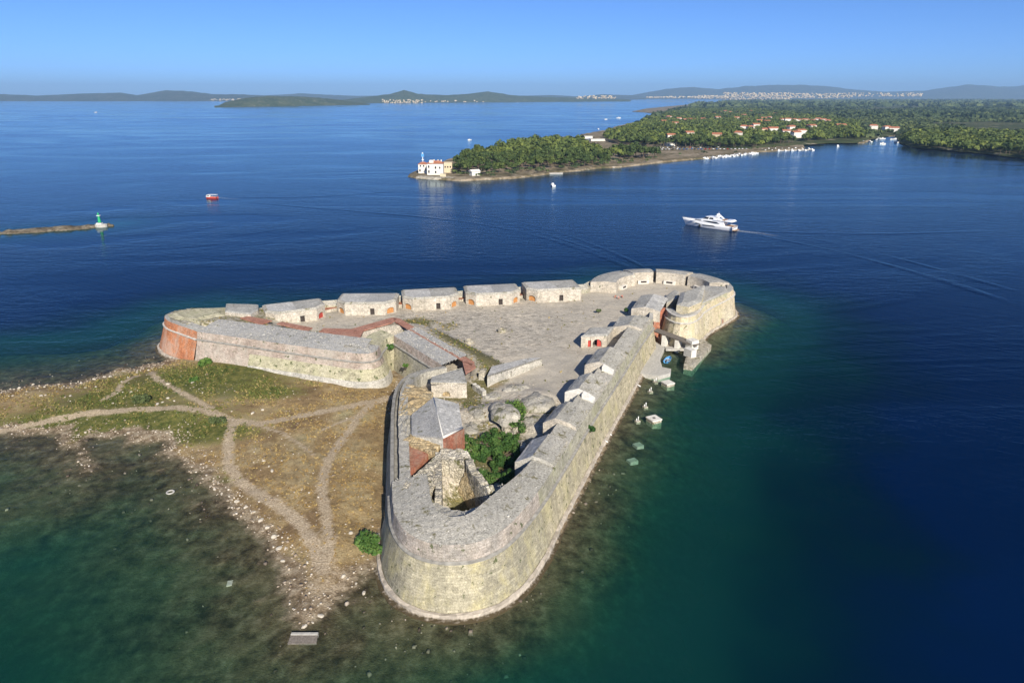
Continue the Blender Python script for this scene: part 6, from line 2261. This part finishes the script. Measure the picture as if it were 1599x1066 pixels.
# ------------------------------------------------------------------ houses
def house(p, w, d, h, rz, wall, roof_m, name, label, group, hip=.0, windows=True):
    t = empty(name, p, label, 'house', group, rz)
    O = Vector(p)
    def M(nm, V, Fc, m): return mesh(nm, place(V, O, rz), Fc, MAT[m], t)
    hw, hd = w / 2, d / 2
    V = [(-hw, -hd, -1), (hw, -hd, -1), (hw, hd, -1), (-hw, hd, -1), (-hw, -hd, h), (hw, -hd, h), (hw, hd, h), (-hw, hd, h)]
    M('wall', V, [(0, 1, 5, 4), (1, 2, 6, 5), (2, 3, 7, 6), (3, 0, 4, 7), (4, 5, 6, 7)], wall)
    e = .45; rh = h + d * .24
    k = hip * d * .5
    V = [(-hw - e, -hd - e, h - .05), (hw + e, -hd - e, h - .05), (hw + e, hd + e, h - .05), (-hw - e, hd + e, h - .05), (-hw - e + k, 0, rh), (hw + e - k, 0, rh)]
    M('roof', V, [(0, 1, 5, 4), (2, 3, 4, 5), (1, 2, 5), (3, 0, 4), (3, 2, 1, 0)], roof_m)
    if windows:
        for fx in (-.28, .05, .32):
            for fz in ((1.1, 2.3), (3.7, 4.9)):
                if fz[1] < h:
                    x = fx * w
                    V = [(x - .5, -hd - .04, fz[0]), (x + .5, -hd - .04, fz[0]), (x + .5, -hd - .04, fz[1]), (x - .5, -hd - .04, fz[1]), (x - .5, -hd + .1, fz[0]), (x + .5, -hd + .1, fz[0]), (x + .5, -hd + .1, fz[1]), (x - .5, -hd + .1, fz[1])]
                    M('window', V, [(0, 1, 2, 3), (0, 4, 5, 1), (3, 2, 6, 7), (0, 3, 7, 4), (1, 5, 6, 2)], 'dark_glass')
    return t


for (px, py, k), p in zip(HOUSE_PX, house_xy):
    w = rnd.uniform(10, 15); d = rnd.uniform(8, 10.5); h = rnd.choice([5.6, 6.4, 7.6])
    wall = {'y': 'house_yellow', 'r': 'roof_tile'}.get(k, 'house_white' if k == 'w' or rnd.random() < .5 else 'house_cream')
    lab = {'w': 'small white village house with red tiled roof among the pines', 'o': 'small village house with broad orange roof among the pines', 'y': 'bright yellow village house, the only yellow one', 'r': 'red walled village house on the rise, the only red one'}[k]
    house(p, w * (1.25 if k == 'o' else 1), d, h, rnd.uniform(-.5, .5), wall, 'roof_tile', 'village_house', lab, 'houses of the village', rnd.choice([0, .6]), False)
# far-off towns: too many and too small to tell apart
def far_town(name, px_rows, D, n, size, label, seed, z=12.0):
    g = np.random.default_rng(seed)
    pts = []
    for (x0, x1, y0, y1, wgt) in px_rows:
        m = int(n * wgt)
        PX = g.uniform(x0, x1, m); PY = g.uniform(y0, y1, m)
        for a_, b_ in zip(PX, PY):
            ang = PITCH + math.atan((b_ - 533) / F_PX)
            dd = D * g.uniform(.96, 1.06)
            zz = CAM_H - math.tan(ang) * dd
            fw = dd * _c + (CAM_H - zz) * _s
            pts.append(((a_ - 799.5) / F_PX * fw, dd, max(zz, 1.0)))
    P = np.array(pts)
    n = len(P)
    T = STONE_T + np.array([0, 0, .3])
    an = g.uniform(0, 3.1, n)
    s = size * g.uniform(.6, 1.3, (n, 3)) * np.array([1.2, 1.0, .75])
    B = T[None] * s[:, None, :]
    X = B[:, :, 0] * np.cos(an)[:, None] - B[:, :, 1] * np.sin(an)[:, None]
    Y = B[:, :, 0] * np.sin(an)[:, None] + B[:, :, 1] * np.cos(an)[:, None]
    V = np.stack([X, Y, B[:, :, 2]], -1) + P[:, None, :]
    Q = (STONE_Q[None] + (np.arange(n) * 8)[:, None, None]).reshape(-1, 4)
    o = np_mesh(name, V.reshape(-1, 3), Q, MAT['house_cream'])
    o.data.materials.append(MAT['roof_tile'])
    mi = np.zeros(len(Q), np.int32); mi[1::6] = 1
    o.data.polygons.foreach_set('material_index', mi)
    return tag(o, label, 'town', kind='stuff')


far_town('far_town', [(1010, 1090, 151.5, 153.5, .12), (1090, 1130, 150, 154.5, .1), (1130, 1235, 145.5, 156, .45), (1235, 1330, 146.5, 153.5, .22), (1330, 1440, 146, 151, .11)], 9200, 1000, 15, 'distant coastal town of pale houses with red roofs under the hills', 5)
far_town('island_village', [(597, 660, 156.5, 161.5, .7), (655, 760, 158, 160, .15), (900, 965, 150.5, 154.5, .5)], 6100, 110, 11, 'far white village at the foot of the island hills', 6)
far_town('island_village', [(330, 420, 155.2, 157.3, 1.0)], 8700, 60, 14, 'faint pale village on the far left shore', 7)

# ------------------------------------------------------------------ lighthouse station on the promontory
lh = empty('lighthouse_station', (*at(676, 272, 1.3).xy, 1.3), 'white seaside villa with red roofs at the tip of the promontory', 'building')
def lbox(nm, x0, x1, yb, w, h, m, parent=lh, dy=0.0, z=1.3):
    a_, b_ = at(x0, yb, z), at(x1, yb, z)
    c_ = (a_ + b_) / 2
    return box(nm, (c_.x, c_.y + w / 2 + dy, z - .5), (b_.x - a_.x, w, h + .5), MAT[m], parent), c_, (b_.x - a_.x)
def lroof(nm, c_, w, d, z, rh, m='roof_tile', dy=0.0):
    V = [(-w / 2, -d / 2, 0), (w / 2, -d / 2, 0), (w / 2, d / 2, 0), (-w / 2, d / 2, 0), (-w / 2 + d * .3, 0, rh), (w / 2 - d * .3, 0, rh)]
    O = Vector((c_.x, c_.y + d / 2 + dy - .4, z))
    return mesh(nm, [O + Vector(v) for v in V], [(0, 1, 5, 4), (2, 3, 4, 5), (1, 2, 5), (3, 0, 4), (3, 2, 1, 0)], MAT[m], lh)
def lwin(x, y0, y1, yb, wpx, parent, m='dark_glass', z=1.3):
    p0 = at(x, yb, z)
    k = p0.y * _c + (CAM_H - z) * _s
    zz = lambda py: CAM_H - math.tan(PITCH + math.atan((py - 533) / F_PX)) * p0.y
    w = wpx / F_PX * k
    box('window', (p0.x, p0.y - .02, zz(y1)), (w, .25, zz(y0) - zz(y1)), MAT[m], parent)
wwl, c1, w1 = lbox('west_wing_wall', 653.5, 667, 270.5, 8, 7.0, 'house_white'); lroof('west_roof', c1, w1 + .9, 9, 8.25, 1.6)
stl, c2, w2 = lbox('stair_tower_wall', 671, 677.5, 273, 6, 11.0, 'house_white')
mwl, c3, w3 = lbox('main_wall', 667, 692, 273.2, 9, 8.6, 'house_white', dy=.15); mrf = lroof('main_roof', c3, w3 + .9, 10, 9.9, 2.0)
ewl, c4, w4 = lbox('east_wing_wall', 692.3, 706, 269.5, 9, 7.8, 'house_cream')
for x, y0, y1, yb, wp in ((657, 258, 260.5, 270.5, 2), (662, 258, 260.5, 270.5, 2), (656, 264.5, 268, 270.5, 2), (665, 262, 267, 270.5, 1.5), (670, 258.5, 262, 273.2, 2), (680.5, 260, 263.5, 273.2, 2.2), (680.5, 267, 270.5, 273.2, 2.2), (670, 266, 270, 273.2, 2),
                          (687, 260.5, 263.5, 273.2, 2), (695.5, 259.5, 262, 269.5, 1.8), (699.5, 259.5, 262, 269.5, 1.8), (703.5, 259.5, 262, 269.5, 1.8), (674, 256, 258.5, 273, 1.6)):
    lwin(x, y0, y1, yb, wp, {270.5: wwl, 273.2: mwl, 269.5: ewl, 273: stl}[yb])
for x in (678, 684, 689):
    q = at(x, 273, 1.3); box('chimney', (q.x, q.y + 4.0, 10.6), (.8, .8, 2.0), MAT['house_white'], mrf)
lw = at(692, 276, 1.2); box('porch', (lw.x, lw.y, .8), (4.5, 3, 2.6), MAT['house_cream'], lh)
ms = at(660, 269, 1.3)
mt = empty('light_mast', (ms.x, ms.y, 1.3), 'tall mast with blue panel and white light above the villa roof', 'mast')
tube('pole', [(ms.x, ms.y + 4, 1), (ms.x, ms.y + 4, 15.5)], .28, MAT['white_paint'], mt, 8)
box('panel', (ms.x, ms.y + 4, 13.2), (2.2, .8, 2.4), MAT['boat_blue'], mt)
box('gallery', (ms.x, ms.y + 4, 10.6), (1.8, 1.2, .5), MAT['white_paint'], mt)
tube('lamp', [(ms.x, ms.y + 4, 15.5), (ms.x, ms.y + 4, 16.6)], [.5, .4], MAT['white_paint'], mt, 8)
# quay wall, cottage and landing stage of the promontory
wl = empty('sea_wall', (*at(680, 277, 0).xy, 0), 'pale stone embankment below the white villa', 'wall')
a_, b_ = at(652, 276.5, 1), at(708, 279, 1)
P = resample([a_, at(680, 278.5, 1), b_], 3)
sweep('embankment', P, [(-2.6, -1), (-1.8, 1.2), (0, 1.75), (4, 1.8)], MAT['ruin'], wl, jitter=.15)
cot = at(741, 274, 1.3)
house(cot, 7, 6, 3.2, .5, 'house_white', 'house_white', 'cottage', 'white cottage under the pines right of the villa', None, 0, False)
j0, j1 = at(848, 270.5, .9), at(879, 270, .9)
tag(mesh('landing_stage', *slab([j0, j1, j1 + Vector((0, 3.2, 0)), j0 + Vector((0, 3.2, 0))], 1.6), MAT['concrete']), 'straight pale concrete jetty reaching out from the promontory', 'jetty')
pv = at(925, 219, 1.5)
for (x0, x1, yb, h, lab) in ((906, 925, 216, 3.5, 'long white flat pavilion on the far beach'), (922, 945, 220, 3.0, 'low grey terrace building behind the promontory wood'), (1040, 1054, 228, 3.5, 'small white kiosk by the car park')):
    a_, b_ = at(x0, yb, 1.5), at(x1, yb, 1.5)
    t = empty('pavilion', ((a_.x + b_.x) / 2, a_.y, 1.5), lab, 'pavilion')
    c_ = (a_ + b_) / 2
    box('pavilion_wall', (c_.x, c_.y + 6, .8), ((b_ - a_).x, 10, h), MAT['house_white'], t, .15)
    box('flat_roof', (c_.x, c_.y + 6, h + .75), ((b_ - a_).x * 1.06, 11, .35), MAT['concrete'], t, .15)

# parked cars and moored boats
CARC = [('white', (.75, .75, .74)), ('dark', (.03, .035, .045)), ('silver', (.42, .43, .45)), ('red', (.40, .04, .03)), ('blue', (.05, .12, .32))]
CM = {n: m_plain('car_paint_' + n, c, .3, .05, 1.0, .5) for n, c in CARC}
def car_mesh():
    bm_v, bm_f = merge([extr([(-2.1, .3), (2.1, .3), (2.15, .75), (1.2, .92), (-1.9, .98), (-2.15, .7)], .87)])
    cab = extr([(-1.75, .95), (1.15, .9), (.45, 1.45), (-1.2, 1.48)], .82, .66)
    wh = []
    for x in (-1.35, 1.35):
        for y in (-.8, .8): wh.append(tube_data([Vector((x, y - .1, .32)), Vector((x, y + .1, .32))], .32, 8))
    return (bm_v, bm_f), cab, merge(wh)
cb, cc, cw = car_mesh()
def _me(nm, vf, m):
    me = bpy.data.meshes.new(nm); me.from_pydata([tuple(v) for v in vf[0]], [], vf[1]); me.materials.append(m); return me
car_b = {n: _me('car_body', cb, CM[n]) for n in CM}
car_c = _me('cabin_glass', cc, MAT['dark_glass']); car_w = _me('wheels', cw, MAT['rubber'])
def car(p, rz, k):
    t = empty('parked_car', p, f'{k} car in the long rows of the waterside car park', 'car', 'cars in the waterside car park', rz)
    for nm, me in (('car_body', car_b[k]), ('cabin_glass', car_c), ('wheels', car_w)):
        o = bpy.data.objects.new(nm, me); COL.objects.link(o); o.parent = t
for i in range(64):
    row = i % 2
    f = i / 63 + rnd.uniform(-.006, .006)
    px = 985 + 180 * f; py = 231.5 - 1.2 * f + row * 2.6 + rnd.uniform(-.25, .25)
    car(at(px, py, 1.5), 1.35 + rnd.uniform(-.12, .12), rnd.choice(['white', 'white', 'white', 'dark', 'dark', 'silver', 'red', 'blue']))
sts = []
for i in range(8):
    t_ = i / 7; x = -3.4 + 6.8 * t_
    b_ = 1.15 * (1 - max(0, (t_ - .45) / .55) ** 2.2) + .02
    sts.append((x, [(.02, -.3), (b_ * .8, -.1), (b_, .85 + .35 * t_ ** 2)]))
hv, hf = hull(sts)
n = len(sts)
dv_ = [Vector((x, s[-1][0] * .97, s[-1][1] - .15)) for x, s in sts] + [Vector((x, -s[-1][0] * .97, s[-1][1] - .15)) for x, s in sts]
df_ = [(i, i + n, i + n + 1, i + 1) for i in range(n - 1)]
B_h = _me('hull', (hv, hf), MAT['gel_white']); B_d = _me('deck', (dv_, df_), MAT['concrete'])
B_c = _me('cabin', extr([(-.4, .8), (1.9, .95), (1.1, 1.75), (-.4, 1.85)], .75, .6), MAT['white_paint']); B_w = _me('windscreen', extr([(1.0, 1.2), (1.75, 1.15), (1.25, 1.68), (.9, 1.7)], .76, .64), MAT['dark_glass'])
BOATS = []
for i in range(26): BOATS.append((1098 + 82 * i / 25 + rnd.uniform(-1, 1), 248.5 - 8.5 * i / 25 + rnd.uniform(-.3, .9), 'white motor boat moored along the car park shore', 'boats along the car park shore'))
for i in range(16): BOATS.append((1190 + 78 * i / 15, 234.8 - 1.2 * i / 15 + (1.6 if i % 2 else -.6), 'white motor boat moored at the marina pier', 'boats at the marina pier'))
for i in range(20): BOATS.append((1345 + 66 * rnd.random(), 214.5 + 11 * rnd.random() * (.5 + .5 * rnd.random()), 'white boat in the little harbour beside the right wood', 'boats in the little harbour'))
for x, y, l in ((893, 262.5, 'small boat moored in the shade of the promontory pines'), (802, 221, 'sailing boat beyond the promontory wood'), (863, 290.5, 'lone white speck of a boat before the promontory'), (946, 187, 'white boat leftmost of two off the far spit'), (966, 184.5, 'white boat rightmost of two off the far spit'), (934, 202, 'white boat near the far beach pavilion'), (733, 219, 'small white speedboat drawing a curve on the far water'), (1308, 229, 'boat at anchor before the little beach'), (808, 160, 'white sail on the far channel'), (150, 176, 'dark boat far out on the left water'), (1380, 226, 'white motor cruiser at the harbour mouth')):
    BOATS.append((x, y, l, None))
for x, y, l, gname in BOATS:
    p = at(x, y, 0)
    t = empty('moored_boat', p, l, 'boat', gname, rnd.uniform(0, 6.28) if gname != 'boats at the marina pier' else 1.4 + rnd.uniform(-.15, .15))
    s = rnd.uniform(.8, 1.3) * (1.5 if y < 200 else 1)
    t.scale = (s, s, s)
    for nm, me in (('hull', B_h), ('deck', B_d), ('cabin', B_c), ('windscreen', B_w)):
        o = bpy.data.objects.new(nm, me); COL.objects.link(o); o.parent = t
pa, pb = at(1182, 236, .8), at(1272, 233.4, .8)
tag(mesh('marina_pier', *slab([pa, pb, pb + Vector((0, 5, 0)), pa + Vector((0, 5, 0))], 1.6), MAT['concrete']), 'long low pier of the marina with boats on both sides', 'pier')

# ------------------------------------------------------------------ air
def haze():
    x0, x1, y0, y1, z0, z1 = -22000, 30000, -1500, 24000, -47, 420
    V = [(x0, y0, z0), (x1, y0, z0), (x1, y1, z0), (x0, y1, z0), (x0, y0, z1), (x1, y0, z1), (x1, y1, z1), (x0, y1, z1)]
    t = NT('haze')
    v = t.n('ShaderNodeVolumePrincipled')
    v.inputs['Color'].default_value = (.42, .68, 1.0, 1)
    v.inputs['Density'].default_value = 6.2e-5
    v.inputs['Anisotropy'].default_value = 0.0
    t.t.links.new(v.outputs[0], t.out.inputs['Volume'])
    o = mesh('haze', V, [(3, 2, 1, 0), (4, 5, 6, 7), (0, 1, 5, 4), (1, 2, 6, 5), (2, 3, 7, 6), (3, 0, 4, 7)], t.m)
    tag(o, 'thin sea haze over the whole coast', 'haze', kind='stuff')


USE_HAZE = True
if USE_HAZE: haze()
